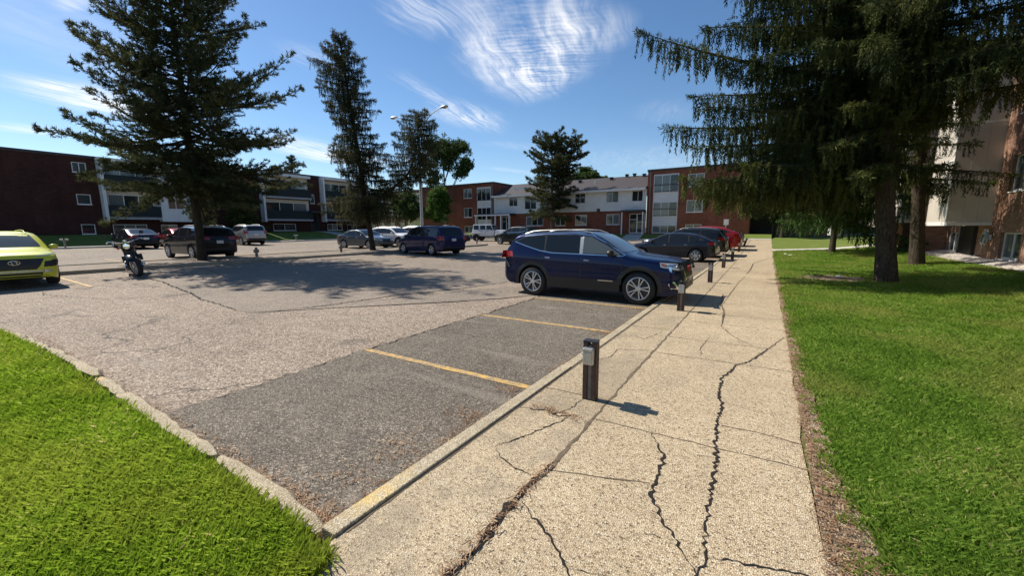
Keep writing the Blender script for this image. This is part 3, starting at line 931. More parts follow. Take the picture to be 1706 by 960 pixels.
# far footway and lawn under the building across the car park
def zfar(x, y):
    a = zg(x, 42.0) + .1
    return a + (1.04 - a) * sstep(42.6, 45.6, y)
sheet('far_footway', [(-44, 42.0), (0.36, 42.0), (0.36, 43.1), (-44, 43.1)], zfar, M['concrete_pale'], 0.02, 1.5, 0.2)
sheet('far_lawn', [(-44, 43.1), (0.36, 43.1), (0.36, 47.0), (-44, 47.0)], zfar, M['turf'], 0.0, 1.0)
sheet('door_path', [(-13.3, 43.1), (-11.4, 43.1), (-11.4, 46), (-13.3, 46)], zfar, M['concrete_pale'], 0.012, 1.0)
sheet('door_path', [(-33.0, 43.1), (-29.0, 43.1), (-29.0, 46), (-33.0, 46)], zfar, M['concrete_pale'], 0.012, 1.0)
sheet('back_lawn', [(-100, 46.6), (40, 46.6), (40, 110), (-100, 110)], lambda x, y: 0.95 - 0.25 * sstep(-4, 2, x), M['turf'], 0.0, 6.0)
# gravel bed at the foot of the right-hand building
zbed = lambda x, y: zl(x, y) + 0.03 + 0.12 * sstep(6.6, 7.4, x)
sheet('gravel_bed', wob((6.75, 18.0), (6.4, 29.6), 12, 0.06, 60) + [(6.0, 31.5), (7.6, 31.5), (7.6, 18.0)], zbed, M['gravel'], 0.0, 0.5, 0.1)
# ---------------------------------------------------------------- buildings
def wall_holes(mb, plane, pos, u0, u1, z0, z1, holes, depth, inward, mi=0, mr=0):
    """a wall face in the plane axis=pos with rectangular holes and their reveals.
    plane 'x' -> u is y; plane 'y' -> u is x; inward = +1/-1 sign of the axis into the wall"""
    us = sorted({u0, u1, *[h[0] for h in holes], *[h[1] for h in holes]})
    zs = sorted({z0, z1, *[h[2] for h in holes], *[h[3] for h in holes]})
    P = (lambda u, z, d=0: (pos + inward * d, u, z)) if plane == 'x' else (lambda u, z, d=0: (u, pos + inward * d, z))
    for a, b in zip(us[:-1], us[1:]):
        for c, d in zip(zs[:-1], zs[1:]):
            mu, mz = (a + b) / 2, (c + d) / 2
            if any(h[0] < mu < h[1] and h[2] < mz < h[3] for h in holes):
                continue
            mb.quad(P(a, c), P(b, c), P(b, d), P(a, d), mi)
    for h in holes:
        a, b, c, d = h[:4]
        mb.quad(P(a, c), P(b, c), P(b, c, depth), P(a, c, depth), mr)
        mb.quad(P(a, d), P(b, d), P(b, d, depth), P(a, d, depth), mr)
        mb.quad(P(a, c), P(a, d), P(a, d, depth), P(a, c, depth), mr)
        mb.quad(P(b, c), P(b, d), P(b, d, depth), P(b, c, depth), mr)

def window(parent, plane, pos, inward, a, b, c, d, panes, mats, depth=0.10, fw=0.06, frame=None, name='window', sill=True):
    """a frame set in its hole, with its panes as sub-parts"""
    frame = frame or M['white']
    def bx(mb, u0, u1, z0, z1, d0, d1):
        q0, q1 = pos + inward * d0, pos + inward * d1
        q0, q1 = min(q0, q1), max(q0, q1)
        if plane == 'x': mb.box(q0, q1, u0, u1, z0, z1)
        else: mb.box(u0, u1, q0, q1, z0, z1)
    fd0, fd1 = depth - 0.07, depth - 0.005
    mb = MB()
    bx(mb, a, b, d - fw, d, fd0, fd1); bx(mb, a, b, c, c + fw, fd0, fd1)
    bx(mb, a, a + fw, c + fw, d - fw, fd0, fd1); bx(mb, b - fw, b, c + fw, d - fw, fd0, fd1)
    iw = (b - a - 2 * fw) / panes
    for k in range(1, panes):
        u = a + fw + iw * k
        bx(mb, u - fw * .45, u + fw * .45, c + fw, d - fw, fd0, fd1)
    if sill:
        bx(mb, a - .03, b + .03, c - .05, c - .004, -0.035, depth - 0.01)
    w = mb.build(name, frame, parent)
    for k in range(panes):
        p = MB()
        bx(p, a + fw + iw * k + .003, a + fw + iw * (k + 1) - .003, c + fw - .004, d - fw + .004, depth - .035, depth - .022)
        p.build('pane', mats[k % len(mats)], w)
    return w

PD, PC, PT = M['pane_dark'], M['pane_curtain'], M['pane_teal']

# ---- left-hand building: brick coloured darker for its shade, with white balcony bays, facade in the plane x = -51
XL = -51.0
def left_block(name, label, y0, y1, ztop, wins, bays, entr=None):
    B = empty(name, (XL, (y0 + y1) / 2, 1.3))
    tag(B, label, 'apartment building')
    off = Vector((XL, (y0 + y1) / 2, 1.3))
    def put(o): 
        o.matrix_parent_inverse = Matrix.Translation(-off); return o
    holes = [w[:4] for w in wins]
    for b in bays:
        holes += [w[:4] for w in b['low']]
    if entr: holes.append(entr[:4])
    mb = MB()
    zb = 0.9
    wall_holes(mb, 'x', XL, y0, y1, zb, ztop - .22, holes, 0.12, -1)
    mb.quad((XL, y0, zb), (XL - 14, y0, zb), (XL - 14, y0, ztop - .22), (XL, y0, ztop - .22))
    mb.quad((XL, y1, zb), (XL - 14, y1, zb), (XL - 14, y1, ztop - .22), (XL, y1, ztop - .22))
    mb.quad((XL - 14, y0, zb), (XL - 14, y1, zb), (XL - 14, y1, ztop - .22), (XL - 14, y0, ztop - .22))
    put(mb.build('brick_wall', M['brick_shaded'], B))
    put(MB().box(XL - 14.1, XL + .06, y0 - .06, y1 + .06, ztop - .22, ztop).build('roof', M['roof_dark'], B))
    for w in wins:
        put(window(B, 'x', XL, -1, *w[:4], w[4], w[5]))
    if entr:
        d = MB()
        a, b, c, e = entr[:4]
        d.box(XL - .12, XL - .05, a, b, c, c + .08).box(XL - .12, XL - .05, a, b, e - .1, e).box(XL - .12, XL - .05, a, a + .1, c + .08, e - .1).box(XL - .12, XL - .05, b - .1, b, c + .08, e - .1)
        dd = put(d.build('entrance_door', M['dark'], B))
        MB().box(XL - .10, XL - .085, a + .1, b - .1, c + .08, e - .1).build('door_glass', PD, dd)
        put(MB().box(XL + .003, XL + 1.3, a - .6, b + .6, e + .12, e + .34).build('entrance_canopy', M['dark'], B))
    for b in bays:
        f0, f1, pr = b['f0'], b['f1'], b['proj']   # span of the bay and how far it stands out
        zb_, zt = b['z0'], b['z1']
        bay = put(MB().box(XL - .02, XL + pr, f0, f0 + .22, zb_, zt).box(XL + .003, XL + pr - .02, f0 + .22, f1, zt - .32, zt).build('balcony_bay', M['board_white'], B))
        fl = b['floors']
        for zf in fl:
            MB().box(XL + .003, XL + pr - .03, f0 + .22, b['split'], zf - .2, zf).build('balcony_floor', M['grey'], bay)
            r = MB()
            r.box(XL + pr - .09, XL + pr - .05, f0 + .22, b['split'], zf + .08, zf + 1.0)
            r.box(XL + pr - .11, XL + pr - .03, f0 + .22, b['split'], zf + 1.0, zf + 1.05)
            r.build('railing', M['rail'], bay)
            mbw = MB()
            x_ = XL + .01
            wall_y0, wall_y1 = f0 + .22, b['split']
            win = (wall_y0 + .25, wall_y1 - .35, zf + .35, zf + 2.05)
            MB().box(x_, x_ + .05, wall_y0, wall_y1, zf, zf + 2.42).build('balcony_back_wall', M['cream'], bay)
            ww = MB().box(x_ + .05, x_ + .11, *win).build('balcony_window', M['white'], bay)
            n = 3
            wd = (win[1] - win[0]) / n
            for k in range(n):
                MB().box(x_ + .11, x_ + .118, win[0] + wd * k + .04, win[0] + wd * (k + 1) - .04, win[2] + .05, win[3] - .05).build('pane', (PC, PD, PT)[(k + b.get('ph', 0)) % 3], ww)
        if b['split'] < f1:
            s0 = b['split']
            zc = b.get('ztop_closed', zt - .32)
            pm = MB()
            w = b['win']
            wall_holes(pm, 'x', XL + pr - .02, s0, f1, zb_ + .02, zc, [q for q in w], .1, -1)
            pm.quad((XL, s0, zb_ + .02), (XL + pr - .02, s0, zb_ + .02), (XL + pr - .02, s0, zc), (XL, s0, zc))
            pm.quad((XL, f1, zb_ + .02), (XL + pr - .02, f1, zb_ + .02), (XL + pr - .02, f1, zc), (XL, f1, zc))
            pm.quad((XL, s0, zb_ + .02), (XL, f1, zb_ + .02), (XL + pr - .02, f1, zb_ + .02), (XL + pr - .02, s0, zb_ + .02))
            pn = put(pm.build('white_panel_bay', M['board_white'], B))
            for q in w:
                put(window(B, 'x', XL + pr - .02, -1, *q, 2, [PT, PD]))
        for w in b['low']:
            put(window(B, 'x', XL, -1, *w[:4], w[4], w[5]))
    return B

left_block('apartment_block', 'long shade-darkened brick apartment block at the far left, plain wall beside white balcony bay', -20, 24.6, 8.25,
    [(10.1, 11.0, 6.76, 7.61, 2, [PD, PT]), (10.1, 11.0, 4.02, 4.9, 1, [PT]), (10.1, 11.0, 1.42, 2.3, 1, [PD]),
     (19.9, 20.9, 4.0, 4.9, 2, [PT, PD]), (19.9, 20.9, 6.7, 7.6, 2, [PT, PD]), (18.3, 20.6, 1.5, 2.3, 2, [PT, PC]),
     (2.0, 3.6, 6.7, 7.6, 2, [PD, PT])],
    [dict(f0=11.6, f1=18.0, proj=0.9, z0=2.55, z1=8.15, split=15.6, floors=[2.95, 5.65], win=[(16.15, 17.45, 3.78, 4.9), (16.15, 17.45, 6.4, 7.5)],
          low=[(12.15, 14.6, 1.40, 2.3, 3, [PT, PC, PT]), (15.65, 17.0, 1.4, 2.3, 2, [PD, PC])])])
left_block('apartment_block', 'low dark brick block with white fins around stacked balconies, behind the two tall pines', 24.9, 40.6, 8.75,
    [(31.5, 32.1, 5.1, 6.3, 1, [PT])],
    [dict(f0=25.2, f1=31.2, proj=0.9, z0=2.65, z1=8.45, split=31.2, floors=[3.0, 5.7], win=[], low=[(26.5, 29.3, 1.6, 2.45, 2, [PD, PT])], ph=1),
     dict(f0=32.9, f1=40.0, proj=0.9, z0=2.72, z1=8.6, split=37.3, floors=[3.05, 5.8], win=[(38.2, 39.5, 3.9, 5.0), (38.2, 39.5, 6.6, 7.7)], low=[(33.7, 36.0, 1.6, 2.45, 3, [PT, PC, PD]), (36.8, 38.4, 1.6, 2.4, 2, [PD, PT])])],
    entr=(31.35, 32.5, 1.6, 3.75))

# ---- building across the far end: two red brick ends and a white and brick middle, facade y = 46
YF = 46.0
def far_end(name, label, x0, x1, ztop, wins, bay, zb=0.8):
    B = empty(name, ((x0 + x1) / 2, YF, 1.0)); tag(B, label, 'apartment building')
    off = Vector(((x0 + x1) / 2, YF, 1.0))
    def put(o):
        o.matrix_parent_inverse = Matrix.Translation(-off); return o
    holes = [w[:4] for w in wins] + [bay['span']]
    mb = MB()
    wall_holes(mb, 'y', YF, x0, x1, zb, ztop - .22, holes, 0.12, 1)
    for x in (x0, x1):
        mb.quad((x, YF, zb), (x, YF + 16, zb), (x, YF + 16, ztop - .22), (x, YF, ztop - .22))
    mb.quad((x0, YF + 16, zb), (x1, YF + 16, zb), (x1, YF + 16, ztop - .22), (x0, YF + 16, ztop - .22))
    put(mb.build('brick_wall', M['brick'], B))
    put(MB().box(x0 - .06, x1 + .06, YF - .06, YF + 16.1, ztop - .22, ztop).build('roof', M['roof_dark'], B))
    put(MB().box(bay['dsp'] - .05, bay['dsp'] + .05, YF - .1, YF - .005, zb, ztop - .3).build('downspout', M['wood_grey'], B))
    for w in wins:
        put(window(B, 'y', YF, 1, *w[:4], w[4], w[5]))
    a, b, c, d = bay['span']
    panel = put(MB().box(a, b, YF + .06, YF + .11, c, d).build('white_panel', M['siding'], B))
    for (z0, z1) in bay['wz']:
        wv_ = window(panel, 'y', YF + .06, 1, a + .05, b - .05, z0, z1, 3, bay['m'], depth=0.0, fw=0.06, name='window', sill=False)
        if z1 - z0 > 1.2:
            MB().box(a + .07, b - .07, YF - .045, YF - .015, z0 + .78, z0 + .85).box(a + .07, b - .07, YF - .045, YF - .015, z0 + .1, z0 + .15).build('rail', M['dark'], wv_)
    return B
far_end('brick_end_block', 'red brick three storey end block at the right, behind the parked red car', -11.42, -1.55, 7.95,
    [(-7.36, -5.8, 5.9, 7.2, 2, [PT, PC]), (-7.36, -5.8, 3.3, 4.55, 2, [PT, PC]), (-7.36, -5.8, 1.17, 2.05, 2, [PT, PD])],
    dict(span=(-10.8, -8.2, 1.1, 7.4), wz=[(5.45, 7.3), (2.9, 4.45), (1.15, 1.98)], m=[PC, PC, PD], dsp=-11.1))
far_end('brick_end_block', 'smaller looking red brick end block at the left, partly behind leafy trees and white jeep', -45.5, -31.87, 8.0,
    [(-37.05, -35.55, 5.98, 7.3, 2, [PC, PT]), (-37.05, -35.55, 3.3, 4.65, 2, [PC, PD]), (-37.0, -35.48, 1.13, 2.08, 2, [PT, PC]), (-42.5, -41, 5.98, 7.3, 2, [PT, PT]), (-42.5, -41, 3.3, 4.65, 2, [PT, PT])],
    dict(span=(-34.7, -32.25, 1.1, 7.4), wz=[(5.5, 7.25), (2.9, 4.6)], m=[PD, PD, PD], dsp=-32.0))

Bm = empty('terrace_building', (-21.6, YF, 1.0))
tag(Bm, 'long two storey block of white siding over red brick under brown shingle roof', 'apartment building')
offm = Vector((-21.6, YF, 1.0))
def putm(o):
    o.matrix_parent_inverse = Matrix.Translation(-offm); return o
x0, x1 = -31.81, -11.48
up = [(-13.09, -11.75, 4.63, 5.8), (-16.06, -14.6, 4.6, 5.88), (-19.95, -18.6, 4.65, 5.82), (-23.2, -21.8, 4.6, 5.85), (-26.96, -25.25, 4.15, 5.8), (-29.36, -28.05, 4.62, 5.8)]
upm = [[PD, PD], [PC, PC], [PD, PD], [PT, PD], [PD, PT], [PD, PT]]
lo = [(-16.0, -14.45, 2.1, 3.3), (-19.9, -18.4, 2.06, 3.3), (-22.6, -21.2, 2.03, 3.3), (-26.8, -24.3, 2.05, 3.25)]
lom = [[PT, PC], [PD, PC], [PT, PT], [PC, PD, PT]]
door = (-13.33, -11.6, 1.12, 3.3)
door2 = (-30.6, -29.2, 1.12, 3.3)
mb = MB(); wall_holes(mb, 'y', YF + .12, x0, x1, .8, 3.65, lo + [door, door2], .12, 1); putm(mb.build('brick_wall', M['brick'], Bm))
mb = MB(); wall_holes(mb, 'y', YF, x0, x1, 3.65, 6.05, up, .12, 1)
mb.quad((x0, YF, 3.65), (x1, YF, 3.65), (x1, YF + .12, 3.65), (x0, YF + .12, 3.65)); putm(mb.build('siding_wall', M['siding'], Bm))
for w, m_ in zip(up, upm): putm(window(Bm, 'y', YF, 1, *w, len(m_), m_, fw=.05, sill=False))
for w, m_ in zip(lo, lom): putm(window(Bm, 'y', YF + .12, 1, *w, len(m_), m_))
mb = MB()
ridge_z, ridge_y = 8.05, YF + 5.2
e0, e1 = 6.02, YF - .55
mb.quad((x0 + .01, e1, e0), (x1 - .01, e1, e0), (x1 - .01, ridge_y, ridge_z), (x0 + .01, ridge_y, ridge_z))
mb.quad((x0 + .01, YF + 11, e0), (x1 - .01, YF + 11, e0), (x1 - .01, ridge_y, ridge_z), (x0 + .01, ridge_y, ridge_z))
mb.quad((x0 + .01, e1, e0 - .06), (x1 - .01, e1, e0 - .06), (x1 - .01, YF + 11, e0 - .06), (x0 + .01, YF + 11, e0 - .06))
rf = putm(mb.build('roof', M['shingle'], Bm))
putm(MB().box(x0 + .01, x1 - .01, e1 - .09, e1 - .005, e0 - .2, e0 + .03).build('gutter', M['white'], Bm))
putm(MB().box(x0 + .01, x1 - .01, e1, YF - .005, e0 - .12, e0 - .065).build('soffit', M['cream'], Bm))
for x in (x1 - .35, x0 + .3):
    putm(MB().box(x - .05, x + .05, YF - .1, YF - .01, 3.4, 5.85).build('downspout', M['white'], Bm))
def roof_at(y): return e0 + (ridge_z - e0) * (y - e1) / (ridge_y - e1)
for i, (x, y, k) in enumerate([(-20.8, YF + 3.6, 0), (-18.4, YF + 2.6, 1), (-16.8, YF + 4.0, 0), (-15.2, YF + 5.0, 0), (-14.3, YF + 5.1, 0), (-13.0, YF + 4.6, 2)]):
    z = roof_at(y)
    v_ = MB()
    if k == 1: v_.tube([(x, y, z - .1), (x, y, z + .35)], .05, 8)
    else:
        v_.box(x - .16, x + .16, y - .16, y + .16, z - .15, z + .22).box(x - .22, x + .22, y - .22, y + .22, z + .223, z + .30)
    o = v_.build('roof_vent', M['white'] if k == 1 else M['dark'], rf)
sk = MB().box(-29.9, -28.2, YF + 2.0, YF + 3.0, roof_at(YF + 2) - .3, roof_at(YF + 2) + .28)
sk.build('skylight', M['white'], rf)
def glass_door(d, y):
    a, b, c, e = d
    m = MB()
    for u0, u1, z0, z1 in ((a, b, e - .07, e), (a, b, c, c + .09), (a, a + .08, c + .09, e - .07), (b - .08, b, c + .09, e - .07), ((a + b) / 2 - .06, (a + b) / 2 + .06, c + .09, e - .07), (a + .08, (a + b) / 2 - .06, c + 1.5, c + 1.56), ((a + b) / 2 + .06, b - .08, c + 1.2, c + 1.26)):
        m.box(u0, u1, y + .05, y + .11, z0, z1)
    D = putm(m.build('entrance_door', M['white'], Bm))
    MB().box(a + .08, b - .08, y + .075, y + .085, c + .09, e - .07).build('door_glass', PD, D)
glass_door(door, YF + .12); glass_door(door2, YF + .12)
putm(MB().box(-14.0, -11.5, YF - .9, YF - .005, 3.45, 3.68).build('entrance_canopy', M['dark'], Bm))
for x in (-13.9, -11.6):
    putm(MB().box(x - .06, x + .06, YF - .85, YF - .73, .9, 3.447).build('canopy_post', M['white'], Bm))
cn = putm(MB().box(-33.9, -28.3, YF - 1.6, YF - .007, 3.42, 3.66).build('entrance_canopy', M['dark'], Bm))
cf = MB().box(-33.95, -28.25, YF - 1.66, YF - 1.605, 3.38, 3.56).build('canopy_fascia', M['white'], cn)
for x in (-33.8, -32.0, -30.6, -29.7, -28.4):
    putm(MB().box(x - .08, x + .08, YF - 1.55, YF - 1.39, .85, 3.415).build('canopy_post', M['white'], Bm))
putm(MB().box(-17.1, -16.75, YF - .12, YF - .006, 3.62, 3.95).build('wall_lamp', M['dark'], Bm))

# ---- building glimpsed between the pines, far behind
Bk = empty('background_block', (-63, 58, 1)); tag(Bk, 'distant brown brick block with pale balconies glimpsed between the pines and lamp post', 'apartment building')
offk = Vector((-63, 58, 1))
def putk(o):
    o.matrix_parent_inverse = Matrix.Translation(-offk); return o
wk = []
for x in (-76, -72.5, -69.5, -66.5, -63.5, -55.5, -52):
    for z in (1.7, 4.3, 7.0): wk.append((x, x + 1.5, z, z + 1.25))
mb = MB(); wall_holes(mb, 'y', 58, -80, -48, .6, 9.0, wk, .12, 1)
for x in (-80, -48): mb.quad((x, 58, .6), (x, 72, .6), (x, 72, 9), (x, 58, 9))
putk(mb.build('brick_wall', M['brick_brown'], Bk))
putk(MB().box(-80.1, -47.9, 57.9, 72, 9.0, 9.25).build('roof', M['roof_dark'], Bk))
for w in wk: putk(window(Bk, 'y', 58, 1, *w, 2, [PT, PC], sill=False))
for z in (3.6, 6.3):
    b_ = putk(MB().box(-61.2, -57.2, 56.9, 57.993, z - .15, z).build('balcony', M['cream'], Bk))
    MB().box(-61.2, -57.2, 56.9, 56.95, z + .003, z + .95).build('railing', M['white'], b_)
putk(MB().box(-61.0, -57.4, 57.94, 57.99, 1.2, 8.6).build('cream_panel', M['cream'], Bk))

# ---- right-hand building: brown brick with cream bays facing the lawn (plane x = 7.5)
XR = 7.5
R_ = empty('brick_apartment_building', (XR, 24, .3)); tag(R_, 'brown brick apartment building at the right edge, cream bay overhanging its gravel bed', 'apartment building')
offr = Vector((XR, 24, .3))
def putr(o):
    o.matrix_parent_inverse = Matrix.Translation(-offr); return o
ztr = 8.9
wr = [(21.35, 22.85, 3.0, 4.3, 2, [PC, PT]), (21.35, 22.85, 0.52, 1.5, 2, [PT, PC]), (21.35, 22.85, 5.8, 7.1, 2, [PC, PT]),
      (26.9, 28.2, .55, 1.45, 2, [PT, PD]), (15.5, 17.5, 3.0, 4.3, 2, [PC, PT]), (15.5, 17.5, .52, 1.5, 2, [PT, PC]), (33.5, 35, 3.2, 4.5, 2, [PT, PC])]
mb = MB(); wall_holes(mb, 'x', XR, 8, 41, -.2, ztr - .25, [w[:4] for w in wr], .16, 1)
mb.quad((XR, 8, -.2), (XR + 14, 8, -.2), (XR + 14, 8, ztr - .25), (XR, 8, ztr - .25))
mb.quad((XR, 41, -.2), (XR + 14, 41, -.2), (XR + 14, 41, ztr - .25), (XR, 41, ztr - .25))
putr(mb.build('brick_wall', M['brick_brown'], R_))
putr(MB().box(XR - .08, XR + 14, 7.9, 41.1, ztr - .25, ztr).build('roof', M['roof_dark'], R_))
for w in wr: putr(window(R_, 'x', XR, 1, *w[:4], w[4], w[5], depth=.16))
for (a, b, z0, z1, wins) in ((23.75, 26.3, 1.78, 8.6, []), (29.2, 32.2, 1.95, 8.6, [(30.0, 31.4, 3.2, 4.4)]), (36.5, 39.5, 1.6, 8.6, [])):
    pm = MB()
    xf = 6.22
    wall_holes(pm, 'x', xf, a, b, z0, z1, wins, .1, 1)
    for y in (a, b): pm.quad((xf, y, z0), (XR - .004, y, z0), (XR - .004, y, z1), (xf, y, z1))
    pm.quad((xf, a, z0), (XR - .004, a, z0), (XR - .004, b, z0), (xf, b, z0)); pm.quad((xf, a, z1), (XR - .004, a, z1), (XR - .004, b, z1), (xf, b, z1))
    bay_ = putr(pm.build('cream_bay', M['board'], R_))
    tr_ = MB()
    tr_.box(xf - .03, xf - .004, a, a + .12, z0 - .02, z1).box(xf - .03, xf - .004, a + .12, b, z0 - .02, z0 + .13).box(xf - .004, XR - .006, a - .03, a - .004, z0 - .02, z0 + .1)
    tr_.box(xf - .03, xf - .004, a + .12, b, 4.35, 4.42).box(xf - .004, XR - .006, a - .022, a - .004, 5.72, 5.76)
    tr_.build('bay_trim', M['white'], bay_)
    for w in wins: putr(window(R_, 'x', xf, 1, *w, 2, [PT, PC]))
# entrance nook below the overhang, with brick piers
for y in (28.3, 30.4, 33.0, 36.0):
    putr(MB().box(6.3, XR - .005, y, y + .45, -.1, 1.77 if y < 29 else 2.6).build('brick_pier', M['brick_brown'], R_))
putr(MB().box(6.1, XR - .006, 32.9, 36.6, 2.62, 3.6).build('entrance_canopy', M['board_white'], R_))
lv = MB()
for k in range(9): lv.box(7.36, 7.49, 28.75, 30.2, .45 + k * .13, .54 + k * .13)
putr(lv.build('louvred_grille', M['wood_grey'], R_))
putr(MB().box(7.38, 7.495, 24.9, 26.5, .15, 1.74).build('recess_shade_panel', M['black'], R_))  # black panel added for the shaded recess under the overhanging bay
pw_ = MB()
hr = empty('hose_reel', (7.42, 23.6, 1.3)); tag(hr, 'grey garden hose coiled on a wall bracket, loose end trailing to the gravel', 'hose')
pts = []
for k in range(110):
    a = k * 0.42; rr = .19 + .05 * math.sin(k * .9) + .0005 * k
    pts.append((-.06 - .0012 * k % .09, rr * math.cos(a), rr * math.sin(a) * 1.15))
pts += [(-.12, .05, -.3), (-.15, .0, -.55), (-.3, .1, -.75), (-.42, .25, -.86), (-.5, .55, -.88), (-.46, .75, -.86)]
pw_.tube(pts, .016, 6); pw_.build('hose', M['hose'], hr, 60)
MB().box(-.02, .06, -.08, .08, -.10, .10).box(-.16, -.02, -.03, .03, .12, .16).build('bracket', M['white'], hr)

# ---- low buildings and fence at the far right, under the spruce branches
Bt = empty('brown_house', (3, 52, .7)); tag(Bt, 'low tan brick building beyond the far lawn, leaning pole against it', 'building')
def putt(o):
    o.matrix_parent_inverse = Matrix.Translation(-Vector((3, 52, .7))); return o
mb = MB(); wall_holes(mb, 'y', 52, .5, 5.2, .3, 6.2, [(1.7, 3.1, 2.4, 3.4), (1.7, 3.1, 4.6, 5.6)], .12, 1)
for x in (.5, 5.2): mb.quad((x, 52, .3), (x, 62, .3), (x, 62, 6.2), (x, 52, 6.2))
putt(mb.build('brick_wall', M['brick_tan'], Bt)); putt(MB().box(.4, 5.3, 51.9, 62, 6.2, 6.45).build('roof', M['roof_dark'], Bt))
for z in (2.4, 4.6): putt(window(Bt, 'y', 52, 1, 1.7, 3.1, z, z + 1, 2, [PT, PD]))
tag(MB().tube([(2.0, 51.6, .7), (2.9, 51.75, 2.9)], .05, 6).build('leaning_pole', M['pole']), 'thin pale pole leaning against the tan brick building', 'pole')
sh = empty('gap_shade_box', (-.5, 50, .7)); tag(sh, 'black box added as the shade in the gap beside the red brick end block', 'shade_block')  # added black block, stands in for the deep shade between the buildings
MB().box(-1.2, .9, -.4, 2.5, -.3, 4.2).build('wall', M['dark'], sh); MB().box(-1.0, -.2, -.44, -.405, -.2, 1.9).build('door', M['black'], sh)  # black boxes, door included, carry the shade of the gap
gs = empty('garage', (12.5, 57, .8)); tag(gs, 'white garage with dark doors and low grey roof seen under spruce branches', 'garage')
MB().box(-6, 6, 0, 8, -.3, 2.3).build('wall', M['board_white'], gs); MB().box(-6.2, 6.2, -.3, 8.2, 2.303, 2.55).build('roof', M['roof_dark'], gs)
for x in (-5.4, -2.4): MB().box(x, x + 2.4, -.05, -.004, -.2, 1.9).build('garage_door', M['grey'], gs)
def chain_fence():
    B = empty('chain_link_fence', (1, 50, .8)); tag(B, 'low grey wire fence in front of the tan brick building', 'fence')
    mb = MB()
    for x in np.arange(0, 6.1, 1.5): mb.tube([(x, 0, -.2), (x, 0, .75)], .03, 6)
    mb.build('post', M['pole'], B)
    mb = MB().tube([(0, 0, .75), (6, 0, .75)], .02, 6).tube([(0, 0, .1), (6, 0, .1)], .012, 6)
    for x in np.arange(0.0, 6.0, .12):
        mb.tube([(x, 0, .1), (x + .12, 0, .43)], .004, 3, False).tube([(x + .12, 0, .43), (x, 0, .75)], .004, 3, False)
    mb.build('mesh', M['galv'], B)
chain_fence()
tag(MB().box(5.9, 6.05, 50.0, 50.15, .5, 2.0).build('white_post', M['white']), 'short white timber post standing on the far lawn under the spruces', 'post')
# ---------------------------------------------------------------- trees
def frames(D, rng):
    D = D / np.linalg.norm(D, axis=1, keepdims=True)
    ref = rng.normal(size=D.shape)
    U = np.cross(D, ref); U /= np.linalg.norm(U, axis=1, keepdims=True) + 1e-9
    V = np.cross(D, U)
    return U, V, D

def place(tpl, P, D, S, rng):
    """tpl (k,3) template along +z; returns (M*k,3)"""
    U, V, D = frames(D, rng)
    t = tpl[None]
    S = S[:, None, None]
    return ((U[:, None] * t[..., 0:1] + V[:, None] * t[..., 1:2] + D[:, None] * t[..., 2:3]) * S + P[:, None]).reshape(-1, 3)

def tri_template(n, L, w, ang0, ang1, z0, z1, rng, rootw=1.0):
    """n blades (triangles) leaving the axis between z0 and z1 at angles ang0..ang1 from it"""
    out = []
    for i in range(n):
        a = i * 2.4 + rng.uniform(-.3, .3); th = rng.uniform(ang0, ang1)
        d = np.array([math.sin(th) * math.cos(a), math.sin(th) * math.sin(a), math.cos(th)])
        s = np.cross(d, rng.normal(size=3)); s /= np.linalg.norm(s)
        o = np.array([0, 0, z0 + (z1 - z0) * (i + .5) / n]); l = L * rng.uniform(.75, 1.2)
        out += [o - s * w / 2 + d * l * .12, o + s * w / 2 + d * l * .12, o + d * l]
    return np.array(out)

def leaf_template(n, r, w, rng):
    out = []
    for i in range(n):
        c = rng.normal(size=3); c = c / np.linalg.norm(c) * r * rng.uniform(.2, 1) ** .6
        d = rng.normal(size=3); d[2] -= .3; d /= np.linalg.norm(d)
        s = np.cross(d, rng.normal(size=3)); s /= np.linalg.norm(s)
        L = w * rng.uniform(.8, 1.5)
        out += [c - d * L * .5, c + s * w * .45, c + d * L * .6, c - s * w * .45]
    return np.array(out)

def finish_tree(B, trunk, crown, nper, mats, tone, crown_name='crown'):
    trunk.build('trunk', mats[0], B, 50)
    me = fast_mesh('crown', crown, nper, len(crown) // nper, tone)
    link(crown_name, me, mats[1], B)

def trunk_path(h, r0, lean, rng, flare=1.45, r_top=.03, base=-.25):
    zs = np.linspace(0, 1, 16); pts = []; rs = []
    wx, wy = rng.normal(0, .05, 2)
    for t in zs:
        pts.append((lean[0] * t + wx * math.sin(3 * t), lean[1] * t + wy * math.sin(2.3 * t), base + (h - base) * t))
        f = 1 + (flare - 1) * math.exp(-t * h / .35)
        rs.append((r0 * (1 - t) ** .8 + r_top * t) * f)
    return np.array(pts), np.array(rs)

